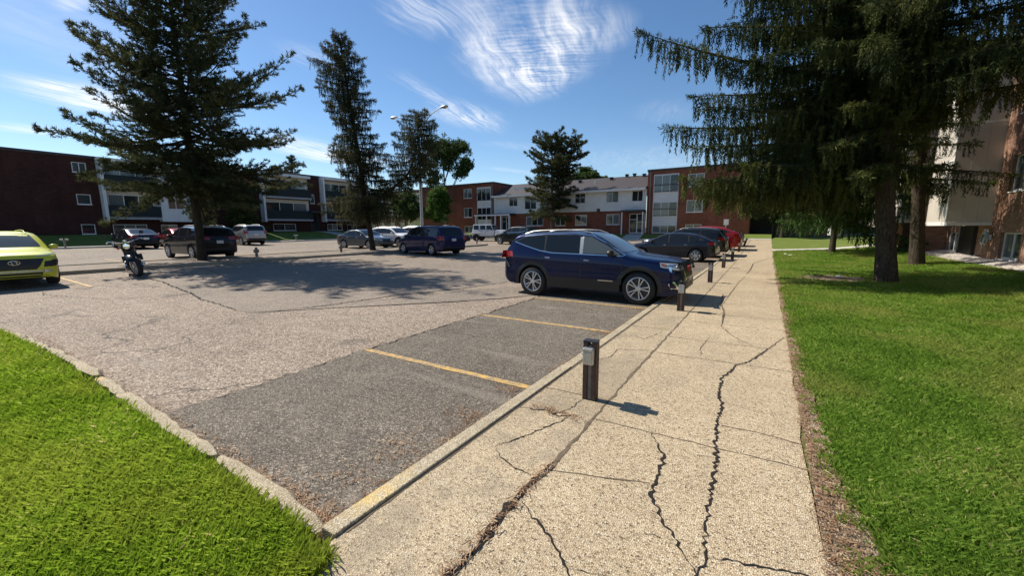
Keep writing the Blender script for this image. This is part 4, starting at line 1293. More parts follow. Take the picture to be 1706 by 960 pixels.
def conifer(name, label, group, base, h, z_lo, radf, r0, nbr, seed, mats, style='pine', lean=(0, 0), dens=1.0, csize=1.0,
            extra=None, forced=(), zmin=None, flare=1.3, shag=0.0, up=.35):
    rng = np.random.default_rng(seed)
    B = empty(name, base)
    tag(B, label, 'tree', group)
    tk = MB()
    tp, tr = trunk_path(h, r0, lean, rng, flare)
    tk.tube(tp, tr, 12)
    if r0 > .25:                                   # root flare
        for k in range(7):
            a = k * .9 + rng.uniform(-.2, .2); L = r0 * rng.uniform(1.25, 1.7)
            tk.tube([(0, 0, .5), (math.cos(a) * r0 * .95, math.sin(a) * r0 * .95, .14), (math.cos(a) * L, math.sin(a) * L, -.08)], [r0 * .3, r0 * .28, .05], 6)
    leaders = [(tp, tr, z_lo, h, radf, nbr)]
    if extra:
        for e in extra:
            p = np.array(e['path'], float); n = 14
            tt = np.linspace(0, len(p) - 1, n); q = np.stack([np.interp(tt, range(len(p)), p[:, i]) for i in range(3)], 1)
            rr = np.linspace(e['r'], .03, n); tk.tube(q, rr, 7)
            leaders.append((q, rr, e['z0'], p[-1][2], e['rad'], e['n']))
    P, D, S, T = [], [], [], []
    HP, HS, HT = [], [], []
    def branch(o, az, L, a0, a1, t, thick, tone0):
        n = 9
        ss = np.linspace(0, 1, n)
        hx, hy = math.cos(az), math.sin(az)
        wob = rng.normal(0, .03 * L)
        pts = np.stack([o[0] + hx * L * ss - hy * wob * ss ** 2, o[1] + hy * L * ss + hx * wob * ss ** 2, o[2] + L * (a0 * ss + a1 * ss ** 2.2)], 1)
        tk.tube(pts, np.linspace(thick, .008, n), 4, False)
        nt = max(5, int(L * (8.5 if style == 'pine' else 10) * dens))
        side = 1
        for j in range(nt):
            s = .16 + .84 * (j + rng.uniform(0, 1)) / nt if style == 'pine' else .08 + .92 * (j + rng.uniform(0, 1)) / nt
            p = np.array([np.interp(s, ss, pts[:, i]) for i in range(3)])
            k = min(n - 2, int(s * (n - 1))); d = pts[k + 1] - pts[k]; d /= np.linalg.norm(d)
            side = -side
            lat = np.array([-hy, hx, 0]) * side
            ang = rng.uniform(.55, 1.1)
            td = d * math.cos(ang) + lat * math.sin(ang) + np.array([0, 0, rng.uniform(-.35 - shag, .45) if style == 'pine' else rng.uniform(-.25, .1)])
            td /= np.linalg.norm(td)
            tl = (.16 + .30 * L * (1 - s) ** .8 * rng.uniform(.5, 1.1)) if style == 'pine' else (.12 + .26 * L * (1 - s * .85) * rng.uniform(.4, 1.0))
            tl = min(tl, 1.3)
            sp = .15 * csize if style == 'pine' else .13 * csize
            m = max(2, int(tl / sp))
            for q in range(m):
                f = (q + .6) / m
                pp = p + td * tl * f + np.array([0, 0, (.10 * f * f if style == 'pine' else -.25 * f * f) * tl])
                if style == 'pine' and f < .25 and s < .5: continue
                dd = td + rng.normal(0, .25, 3) + np.array([0, 0, up if style == 'pine' else -.05])
                P.append(pp); D.append(dd); S.append(rng.uniform(.75, 1.2) * csize); T.append(np.clip(tone0 + rng.normal(0, .17), 0, 1))
                if style == 'spruce' and rng.uniform() < .62:
                    HP.append(pp); HS.append(rng.uniform(.4, 1.15) * (.45 + .75 * min(1, L / 4)) * csize); HT.append(np.clip(tone0 + rng.normal(-.05, .15), 0, 1))
            if style == 'spruce':
                HP.append(p); HS.append(rng.uniform(.45, 1.2) * (.5 + .75 * min(1, L / 4)) * csize); HT.append(np.clip(tone0 + rng.normal(-.05, .15), 0, 1))
        tp_ = pts[-1]
        for q in range(4):
            P.append(tp_ + rng.normal(0, .05, 3)); D.append(pts[-1] - pts[-2] + rng.normal(0, .03, 3)); S.append(csize * 1.1); T.append(np.clip(tone0 + .1, 0, 1))
    for (q, rr, zl_, zh_, rf, nb) in leaders:
        for i in range(nb):
            t = (i + rng.uniform(0, 1)) / nb
            z = zl_ + (zh_ - zl_) * t
            o = np.array([np.interp(z, q[:, 2], q[:, k]) if np.all(np.diff(q[:, 2]) > 0) else np.interp(t, np.linspace(0, 1, len(q)), q[:, k]) for k in range(3)])
            az = i * 2.399 + rng.uniform(-.5, .5)
            if zmin is not None and z < zmin(az): continue
            L = rf(t, az) * (rng.uniform(.72, 1.12) if style != 'pine' else rng.choice([rng.uniform(.3, .6), rng.uniform(.75, 1.15)], p=[.3, .7]))
            if L < .12: L = .12
            if style == 'pine':
                a0 = -.58 + 1.0 * t - shag + rng.normal(0, .2); a1 = .36 - .12 * t + rng.normal(0, .09)
            else:
                a0 = -.10 + .35 * t + rng.normal(0, .08); a1 = -.12 + .22 * rng.uniform(0, 1)
            branch(o, az, L, a0, a1, t, .012 + .011 * L, rng.uniform(.2, .75))
    for fb in forced:      # limbs the photo shows by themselves: z, azimuth, length, slopes
        o = np.array([np.interp(fb[0], tp[:, 2], tp[:, k]) for k in range(3)])
        branch(o, fb[1], fb[2], fb[3], fb[4], .3, .02 + .012 * fb[2], .45)
    P, D, S, T = map(np.array, (P, D, S, T))
    if style == 'pine':
        tpl = tri_template(13, .17, .040, .35, 1.2, -.03, .14, rng)
    else:
        tpl = tri_template(9, .115, .034, .5, 1.15, -.06, .12, rng)
    V = place(tpl, P, D, S, rng); tone = np.repeat(T, len(tpl) // 3)
    if HP:
        st = tri_template(22, .115, .036, .35, .8, .0, .52, rng)
        HP, HS, HT = map(np.array, (HP, HS, HT))
        hd = np.tile(np.array([[0, 0, -1.]]), (len(HP), 1)) + rng.normal(0, .13, (len(HP), 3))
        V = np.concatenate([V, place(st, HP, hd, HS, rng)]); tone = np.concatenate([tone, np.repeat(HT, len(st) // 3)])
    finish_tree(B, tk, V, 3, mats, np.clip(tone + rng.normal(0, .06, len(tone)), 0, 1))
    return B

def broadleaf(name, label, base, h, seed, mats, clusters, r0, lsize=.16, nleaf=34, per=1.0, mains=()):
    """clusters: list of (x, y, z, rx, rz, clumps) in tree space; each is fed by a limb from the trunk"""
    rng = np.random.default_rng(seed)
    B = empty(name, base); tag(B, label, 'tree')
    tk = MB()
    tp, tr = trunk_path(h * .72, r0, (rng.normal(0, .2), rng.normal(0, .2)), rng, 1.3, r0 * .25)
    tk.tube(tp, tr, 9)
    P, T = [], []
    joints = []
    for (x, y, z, *_) in mains:
        c = np.array([x, y, z]); zs = max(h * .12, min(h * .55, z - 1.3 - np.hypot(x, y) * 1.3))
        o = np.array([np.interp(zs, tp[:, 2], tp[:, k]) for k in range(3)])
        mid = o * .45 + c * .55 + np.array([-.12 * x, -.12 * y, -.05]) + rng.normal(0, .12, 3)
        pts = [o * (1 - u) ** 2 + 2 * mid * u * (1 - u) + c * u * u + rng.normal(0, .03, 3) for u in np.linspace(0, 1, 9)]
        tk.tube(pts, np.linspace(r0 * .5, .03, 9), 6, False); joints += pts[4:]
    joints = np.array(joints)
    for (x, y, z, rx, rz, n) in clusters:
        zs = max(h * .18, min(h * .68, z - rz - np.hypot(x, y) * .9))
        o = np.array([np.interp(zs, tp[:, 2], tp[:, k]) for k in range(3)])
        c = np.array([x, y, z])
        o = joints[np.argmin(np.linalg.norm(joints - c, axis=1) + rng.uniform(0, .5, len(joints)))]
        mid = (o + c) / 2 + rng.normal(0, .08, 3)
        pts = [o * (1 - u) ** 2 + 2 * mid * u * (1 - u) + c * u * u for u in np.linspace(0, 1, 8)]
        tk.tube(pts, np.linspace(.035, .012, 8), 4, False)
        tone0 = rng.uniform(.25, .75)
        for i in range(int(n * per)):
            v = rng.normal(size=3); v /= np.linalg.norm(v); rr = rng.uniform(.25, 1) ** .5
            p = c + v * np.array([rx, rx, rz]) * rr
            P.append(p); T.append(np.clip(tone0 + .25 * v[2] * rng.uniform(0, 1) + rng.normal(0, .12), 0, 1))  # tone rises towards the top of each leaf mass
            if i % 4 == 0:
                tk.tube([c + (p - c) * .1, c + (p - c) * .6 + rng.normal(0, .06, 3), p], [.018, .012, .006], 3, False)
    P, T = np.array(P), np.array(T)
    tpl = leaf_template(nleaf, .30, lsize, rng)
    V = place(tpl, P, rng.normal(size=P.shape), rng.uniform(.7, 1.25, len(P)), rng)
    tone = np.clip(np.repeat(T, nleaf) + rng.normal(0, .12, len(P) * nleaf), 0, 1)
    finish_tree(B, tk, V, 4, mats, tone)
    return B

def gz(x, y, f=zg): return float(f(x, y))
PM = (M['bark_dark'], M['pine']); SM = (M['bark'], M['spruce'])
# the two tall pines in the median
conifer('pine_tree', 'tall dark pine in the median, wide drooping boughs over the black crossover', None, (-22.8, 8.4, gz(-22.8, 8.4) + .1), 13.9, 3.2,
        lambda t, a: np.interp(t, [0, .08, .25, .5, .75, .9, 1], [3.7, 4.35, 4.3, 3.4, 2.7, 2.0, .5]) * (1 + .08 * math.cos(a - .9)), .185, 245, 11, PM, 'pine', lean=(-.35, 0), dens=1.0, csize=.9, flare=1.2)
conifer('pine_tree', 'slender tall pine in the median with a side leader leaning over the blue minivan', None, (-22.9, 18.45, gz(-22.9, 18.45) + .1), 13.7, 2.3,
        lambda t, a: (1.0 + 1.75 * (1 - t) ** .9 * (.6 + .4 * math.sin(t * 22)) + .9 * math.exp(-((t - .78) / .10) ** 2) * (1 if math.cos(a - 3.6) > .2 else .3)) * (.92 if t < .9 else (1 - t) * 6.5 + .27), .185, 185, 12,
        (M['bark_dark'], M['pine_brown']), 'spruce', lean=(-1.1, -.9), dens=.8, csize=1.15, flare=1.2,
        extra=[dict(path=[(0, 0, 3.4), (.9, .9, 4.0), (1.7, 2.0, 5.2), (2.1, 2.5, 7.2), (2.2, 2.6, 9.3)], r=.12, z0=3.6, rad=lambda t, a: 1.35 * math.sin(min(3.1, .5 + 2.4 * t)) + .35, n=90)])
# pine in front of the terrace
conifer('pine_tree', 'bushy twin topped pine growing against the white and brick terrace', None, (-22.0, 43.9, gz(-22, 43.9, zfar)), 11.3, 2.8,
        lambda t, a: 3.6 * (math.sin(min(3.0, .55 + 2.2 * t))) * (1 - .35 * t) + .3, .2, 130, 13, (M['bark_grey'], M['pine']), 'pine', dens=1.15, csize=1.35,
        extra=[dict(path=[(0, 0, 5.5), (1.2, .2, 7.3), (2.2, .3, 9.0), (2.5, .3, 10.9)], r=.12, z0=6.5, rad=lambda t, a: 1.7 * math.sin(min(3.0, .5 + 2.3 * t)) + .3, n=60)])
# spruces on the right-hand lawn
conifer('spruce_tree', 'huge old spruce on the lawn, thick trunk and long drooping limbs over the walk', None, (3.14, 16.02, gz(3.14, 16.02, zl)), 18.0, 2.9,
        lambda t, a: (1.35 if (math.cos(a + .15) > .1 and t < .14) else (4.0 * (1 - t) ** .7 + .3)) * (.80 if math.cos(a + 1.57) > .6 else 1), .25, 200, 21, SM, 'spruce', lean=(-1.9, .2), dens=1.0, csize=1.0, flare=1.22,
        zmin=lambda a: 3.3 if math.cos(a + 1.2) > .0 else 2.6,
        forced=[(5.75, 3.58, 6.85, .14, .115), (5.6, 3.35, 5.0, .05, .03), (7.0, 3.6, 4.75, .2, -.05), (7.6, 3.75, 4.0, .18, .02), (4.9, 3.65, 5.1, .0, .05), (4.6, 3.5, 5.95, .0, .03), (4.1, 3.72, 5.5, -.03, .01), (2.95, 3.6, 5.6, -.03, .08), (2.9, 3.35, 5.0, -.05, .06), (3.5, 3.85, 4.6, -.08, .05), (3.6, 3.1, 4.4, -.1, .05), (8.6, 3.4, 4.2, .15, .05),
                (6.3, -.1, 3.9, -.08, .0), (6.0, -.5, 4.2, -.05, .0), (6.9, -.3, 4.4, 0, .0), (6.6, .2, 4.2, -.08, .02), (7.5, -.6, 4.0, .05, 0), (5.9, -.85, 3.2, -.08, .0)])
conifer('spruce_tree', 'second old spruce, rough trunk close behind the huge one, boughs brushing the cream bay', None, (5.13, 22.0, gz(5.13, 22.0, zl)), 17.0, 2.9,
        lambda t, a: (2.9 * (1 - t) ** .7 + .3) * (.50 if math.cos(a + .6) > .0 else 1), .235, 110, 22, SM, 'spruce', lean=(-1.3, 0), dens=.9, csize=1.1, flare=1.15,
        zmin=lambda a: 9.5 if math.sin(a) < .15 else (6.5 if math.cos(a + .8) > .1 else 2.9),
        forced=[(3.7, -.25, 2.3, -.12, -.05), (3.4, -.7, 2.0, -.2, 0), (3.6, -2.0, 1.7, -.1, 0), (4.2, -2.4, 1.9, -.1, 0), (4.8, -1.8, 1.8, -.1, 0), (5.4, -2.2, 2.0, -.1, 0), (6.0, -1.7, 1.8, 0, 0), (3.9, -1.3, 1.3, -.15, 0), (4.6, -.5, 1.4, -.1, 0), (5.3, -.2, 1.5, -.05, 0)])
conifer('spruce_tree', 'younger bright green spruce with slim trunk beside the pale lawn path', None, (3.2, 29.2, gz(3.2, 29.2, zl)), 12.5, 1.9,
        lambda t, a: 3.4 * (1 - t) ** .8 + .25, .15, 84, 23, (M['bark'], M['spruce_green']), 'spruce', dens=.9, csize=1.45)
conifer('spruce_tree', 'distant dark spruce standing over the black gap next to the brick end block', None, (1.2, 45.5, .95), 12.0, 2.2,
        lambda t, a: 3.2 * (1 - t) ** .8 + .25, .18, 70, 24, SM, 'spruce', dens=.7, csize=2.0)
conifer('spruce_tree', 'low hanging spruce at the back of the lawn in front of the white garage', None, (7.2, 39.0, gz(7.2, 39, zl)), 11.0, 1.7,
        lambda t, a: 3.0 * (1 - t) ** .8 + .25, .2, 70, 25, SM, 'spruce', dens=.7, csize=1.8)
conifer('spruce_tree', 'small dark spruce growing against the left-hand brick block between its bays', None, (-48.3, 22.0, 1.1), 5.6, .5,
        lambda t, a: 2.2 * (1 - t) ** .8 + .2, .10, 46, 26, SM, 'spruce', dens=.7, csize=1.9)
for i, (x, y, h, lb) in enumerate([(-66, 38, 12.6, 'pointed spruce top peeping over the balcony block roof'), (-69, 37, 11.2, 'smaller spruce top left of the pointed one, above the balcony block roof')]):
    conifer('spruce_tree', lb, None, (x, y, 1.0), h, 4.0, lambda t, a: 2.2 * (1 - t) ** .9 + .25, .2, 44, 30 + i, SM, 'spruce', dens=.5, csize=2.4)
# broadleaf trees by the brick end block
def crown_clusters(spec, n, seed, rx, clumps):
    """many small overlapping leaf masses inside a few big ellipsoids (x, y, z, rx, rz, weight)"""
    r = np.random.default_rng(seed); out = []
    w = np.array([q[5] for q in spec], float); w /= w.sum()
    for k in r.choice(len(spec), n, p=w):
        x, y, z, a, b, _ = spec[k]
        v = r.normal(size=3); v /= np.linalg.norm(v); v *= r.uniform(.35, 1) ** .5
        s = r.uniform(.7, 1.25)
        out.append((x + v[0] * a, y + v[1] * a, z + v[2] * b, rx * s, rx * s * .7, int(clumps * s)))
    return out
SP = [(-.6, 0, 11.6, 2.4, 1.5, 6), (1.6, 0, 11.2, 2.2, 1.5, 5), (3.2, 0, 9.3, 1.0, 1.1, 1.3), (-2.7, 0, 9.4, 1.4, 1.5, 2.6), (2.6, 0, 8.2, .9, .6, .6), (-1.7, 0, 7.4, 1.3, 1.0, 1.2), (.8, .3, 9.4, 1.4, .7, 1)]
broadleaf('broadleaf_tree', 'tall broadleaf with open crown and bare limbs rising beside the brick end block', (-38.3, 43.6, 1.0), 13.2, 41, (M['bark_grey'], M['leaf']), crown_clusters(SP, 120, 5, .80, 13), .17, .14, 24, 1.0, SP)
SP = [(0, 0, 4.6, 1.5, 1.3, 4), (-.3, 0, 2.9, 1.6, 1.2, 3), (.5, 0, 5.6, .8, .6, 1)]
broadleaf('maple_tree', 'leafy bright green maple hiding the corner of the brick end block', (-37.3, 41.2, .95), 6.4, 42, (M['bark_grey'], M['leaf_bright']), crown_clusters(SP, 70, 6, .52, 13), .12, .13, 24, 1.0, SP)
SP = [(0, 0, 4.4, 2.0, 1.5, 4), (1.3, 0, 3.0, 1.8, 1.2, 3)]
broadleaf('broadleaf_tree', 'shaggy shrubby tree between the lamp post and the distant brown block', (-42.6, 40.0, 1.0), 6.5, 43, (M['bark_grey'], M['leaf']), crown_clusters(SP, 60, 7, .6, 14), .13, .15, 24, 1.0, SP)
SP = [(0, 0, 8.6, 2.6, 1.3, 4), (2.4, 0, 7.2, 1.9, 1.2, 3), (-2.2, 0, 7.2, 2.0, 1.2, 3), (.2, 0, 9.6, 1.1, .6, 1)]
broadleaf('broadleaf_tree', 'rounded leafy tree top rising behind the terrace roof', (-25.4, 62, 1.0), 11.0, 44, (M['bark_grey'], M['leaf']), crown_clusters(SP, 90, 8, .7, 15), .2, .18, 24, 1.0, SP)
# ---------------------------------------------------------------- vehicles
def interp_s(pts, xs, k=0.03):
    px, pz = zip(*pts)
    out = np.zeros_like(xs)
    for d, w in ((-k, .25), (0, .5), (k, .25)):
        out += w * np.interp(np.clip(xs + d, px[0], px[-1]), px, pz)
    return out

def car_shell(C):
    """closed body: stations along x, each a mirrored cross-section"""
    x0, x1 = C['top'][0][0], C['top'][-1][0]
    u = np.linspace(0, 1, 76)
    xs = x0 + (x1 - x0) * (u - .11 * np.sin(2 * np.pi * u) / 1.0 * .9)
    xs = np.clip(xs, x0, x1); xs.sort()
    T = interp_s(C['top'], xs); Bz = interp_s(C['bot'], xs); Wd = interp_s(C['plan'], xs, .05)
    belt = np.interp(xs, *zip(*C['belt']))
    NS, NTp = 15, 9
    vs, fs = [], []
    ring = None
    for i, x in enumerate(xs):
        t, b, w, zb = T[i], Bz[i], Wd[i], belt[i]
        r = min(C.get('r', .11), .45 * max(.02, t - b))
        zc = max(b + .01, t - r)
        half = []
        def yside(z):
            if z > zb:
                return w * C.get('shoulder', .985) - (z - zb) * C['tum'] - .10 * max(0, z - zb) ** 2
            f = (zb - z) / max(.05, zb - b)
            y = w * (C.get('shoulder', .985) + .02 * math.sin(min(1, f * 2.4) * 1.57) - .055 * max(0, f - .55) ** 1.5 * 2.5)
            crease = C.get('crease', .012)
            return y + crease * math.exp(-((z - (zb - .17)) / .05) ** 2) - crease * .8 * math.exp(-((z - (zb - .33)) / .08) ** 2)
        for k in range(NS):
            z = b + (zc - b) * k / (NS - 1)
            half.append((max(.02, yside(z)), z))
        yc = half[-1][0]
        for k in range(1, NTp + 1):
            a = math.pi / 2 * k / NTp
            half.append((yc * math.cos(a) ** .55 if k < NTp else 0.0, zc + (t - zc) * math.sin(a) ** .75))
        sec = [(x, -y, z) for y, z in half] + [(x, y, z) for y, z in reversed(half[:-1])]
        ring = len(sec)
        vs += sec
    n = len(xs)
    for i in range(n - 1):
        for k in range(ring):
            k2 = (k + 1) % ring
            fs.append((i * ring + k, i * ring + k2, (i + 1) * ring + k2, (i + 1) * ring + k))
    fs.append(tuple(range(ring - 1, -1, -1))); fs.append(tuple((n - 1) * ring + k for k in range(ring)))
    me = bpy.data.meshes.new('body')
    me.from_pydata(vs, [], fs)
    bm = bmesh.new(); bm.from_mesh(me)
    bmesh.ops.remove_doubles(bm, verts=bm.verts, dist=1e-5)
    bmesh.ops.recalc_face_normals(bm, faces=bm.faces); bm.to_mesh(me)
    bvh = BVHTree.FromBMesh(bm); bm.free()
    return me, bvh

def cut_wheels(me, axles, rw, W):
    mb = MB()
    for ax in axles:
        for s in (-1, 1):
            prof = [(0, .0), (rw, .0), (rw, .5), (0, .5)]
            m2 = MB(); m2.lathe([(.001, 0), (rw, 0), (rw, .6), (.001, .6)], 40, 'y', (ax, s * (W - .30) if s > 0 else -(W - .30) - .6, C_ZR[0]))
            mb.add(m2.v, m2.f)
            k = len(mb.v) - 160
            mb.f += [tuple(k + q for q in range(40)), tuple(k + 120 + q for q in range(39, -1, -1))]; mb.m += [0, 0]
    cm_ = mb.mesh('cut')
    bm = bmesh.new(); bm.from_mesh(cm_); bmesh.ops.recalc_face_normals(bm, faces=bm.faces); bm.to_mesh(cm_); bm.free()
    oc = bpy.data.objects.new('cut', cm_); ob = bpy.data.objects.new('tmp', me)
    COL.objects.link(oc); COL.objects.link(ob)
    md = ob.modifiers.new('b', 'BOOLEAN'); md.operation = 'DIFFERENCE'; md.object = oc; md.solver = 'EXACT'
    dg = bpy.context.evaluated_depsgraph_get(); dg.update()
    res = bpy.data.meshes.new_from_object(ob.evaluated_get(dg))
    bpy.data.objects.remove(oc); bpy.data.objects.remove(ob)
    return res
C_ZR = [.34]

def clip_x(poly, a, b):
    def cl(p, x, keep_gt):
        out = []
        for i in range(len(p)):
            s, e = p[i], p[(i + 1) % len(p)]
            si, ei = (s[0] >= x) == keep_gt, (e[0] >= x) == keep_gt
            if si: out.append(s)
            if si != ei:
                t = (x - s[0]) / (e[0] - s[0]); out.append((x, s[1] + t * (e[1] - s[1])))
        return out
    p = cl(poly, a, True)
    return cl(p, b, False) if p else p

def round_poly(poly, r=.03, n=3):
    out = []; m = len(poly)
    for i in range(m):
        p, a, b = Vector(poly[i]), Vector(poly[i - 1]), Vector(poly[(i + 1) % m])
        d1, d2 = (a - p), (b - p); q = min(r, d1.length * .4, d2.length * .4)
        s, e = p + d1.normalized() * q, p + d2.normalized() * q
        for k in range(n + 1):
            t = k / n
            out.append(tuple(s * (1 - t) ** 2 + p * 2 * t * (1 - t) + e * t * t))
    return out

def patch(name, bvh, poly, view, mat, parent, off=.004, sp=.07, label=None, thick=0.0):
    """a panel lying on the body: poly in the (along, z) plane seen from view = 'L','R' (side) or 'F','B' (front, back)"""
    v, f, m = fill_poly(poly, sp)
    vs = []
    for a, z in v:
        if view in 'LR':
            s = 1 if view == 'L' else -1
            o, d = Vector((a, s * 4, z)), Vector((0, -s, 0))
        else:
            s = 1 if view == 'F' else -1
            o, d = Vector((s * 6, a, z)), Vector((-s, 0, 0))
        h, nrm, *_ = bvh.ray_cast(o, d)
        if h is None:
            h, nrm, *_ = bvh.find_nearest(o)
            h2 = Vector((a, h.y, z)) if view in 'LR' else Vector((h.x, a, z)); h = h2
        if nrm.dot(d) > 0: nrm = -nrm
        vs.append(tuple(h + nrm * off))
    mb = MB().add(vs, f)
    o = mb.build(name, mat, parent, 60, fix=False)
    me = o.data
    # face outward
    ref = {'L': Vector((0, 1, 0)), 'R': Vector((0, -1, 0)), 'F': Vector((1, 0, 0)), 'B': Vector((-1, 0, 0))}[view]
    if sum(p.normal.dot(ref) * p.area for p in me.polygons) < 0: me.flip_normals()
    if label: o['label'] = label
    return o

def ribbon_poly(pts, w):
    pts = [np.array(p, float) for p in pts]; L, R = [], []
    for i, p in enumerate(pts):
        d = pts[min(i + 1, len(pts) - 1)] - pts[max(i - 1, 0)]; d /= np.linalg.norm(d) + 1e-9
        n = np.array([-d[1], d[0]]) * w / 2
        L.append(tuple(p + n)); R.append(tuple(p - n))
    return L + R[::-1]

def arc(cx, cz, r, a0, a1, n=14):
    return [(cx + r * math.cos(rad(a)), cz + r * math.sin(rad(a))) for a in np.linspace(a0, a1, n)]

def make_wheel(parent, x, y, r, side, spokes=5, mat=None, width=.22, rimr=.66, double=True):
    w = empty('wheel', (x, y, r)); w.parent = parent
    s = side
    t = MB()
    ri = r * rimr
    t.lathe([(ri, -.5 * width * s), (r - .03, -.5 * width * s), (r - .006, -.42 * width * s), (r, -.25 * width * s), (r, .25 * width * s), (r - .006, .40 * width * s), (r - .03, .5 * width * s), (ri + .015, .52 * width * s), (ri, .46 * width * s)], 36, 'y')
    t.build('tyre', M['rubber'], w, 40)
    m = mat or M['alloy']
    rm = MB()
    f = .47 * width * s
    rm.lathe([(ri + .002, f), (ri - .012, f + .004 * s), (ri - .03, f - .02 * s), (ri - .035, f - .10 * s)], 36, 'y')
    rm.lathe([(.002, f - .004 * s), (.045, f - .004 * s), (.062, f - .02 * s), (.062, f - .06 * s)], 20, 'y')
    for k in range(spokes):
        for dd in ((-.15, .15) if double else (0,)):
            a = 2 * math.pi * k / spokes + .3
            a1 = a + dd * 1.25; a0 = a + dd * 1.1
            p0 = np.array([math.sin(a0) * .05, 0, math.cos(a0) * .05]); p1 = np.array([math.sin(a1) * (ri - .02), 0, math.cos(a1) * (ri - .02)])
            d = (p1 - p0) / np.linalg.norm(p1 - p0); n = np.array([d[2], 0, -d[0]])
            w0, w1 = (.013, .020) if double else (.028, .040)
            vs = []
            for p, ww, fy in ((p0, w0, f - .012 * s), (p1, w1, f - .012 * s)):
                for q, yy in ((-1, fy - .03 * s), (1, fy - .03 * s), (.7, fy), (-.7, fy)):
                    v = p + n * ww * q; vs.append((v[0], yy, v[2]))
            rm.add(vs, [(0, 1, 5, 4), (1, 2, 6, 5), (2, 3, 7, 6), (3, 0, 4, 7), (4, 5, 6, 7), (0, 3, 2, 1)])
    rim = rm.build('rim', m, w, 35)
    bk = MB().lathe([(.002, f - .085 * s), (ri - .03, f - .085 * s)], 24, 'y')
    bk.lathe([(.05, f - .08 * s), (ri * .62, f - .08 * s), (ri * .62, f - .07 * s), (.05, f - .07 * s)], 24, 'y')
    bk.build('brake_disc', M['alloy_dark'], w, 40)
    return w

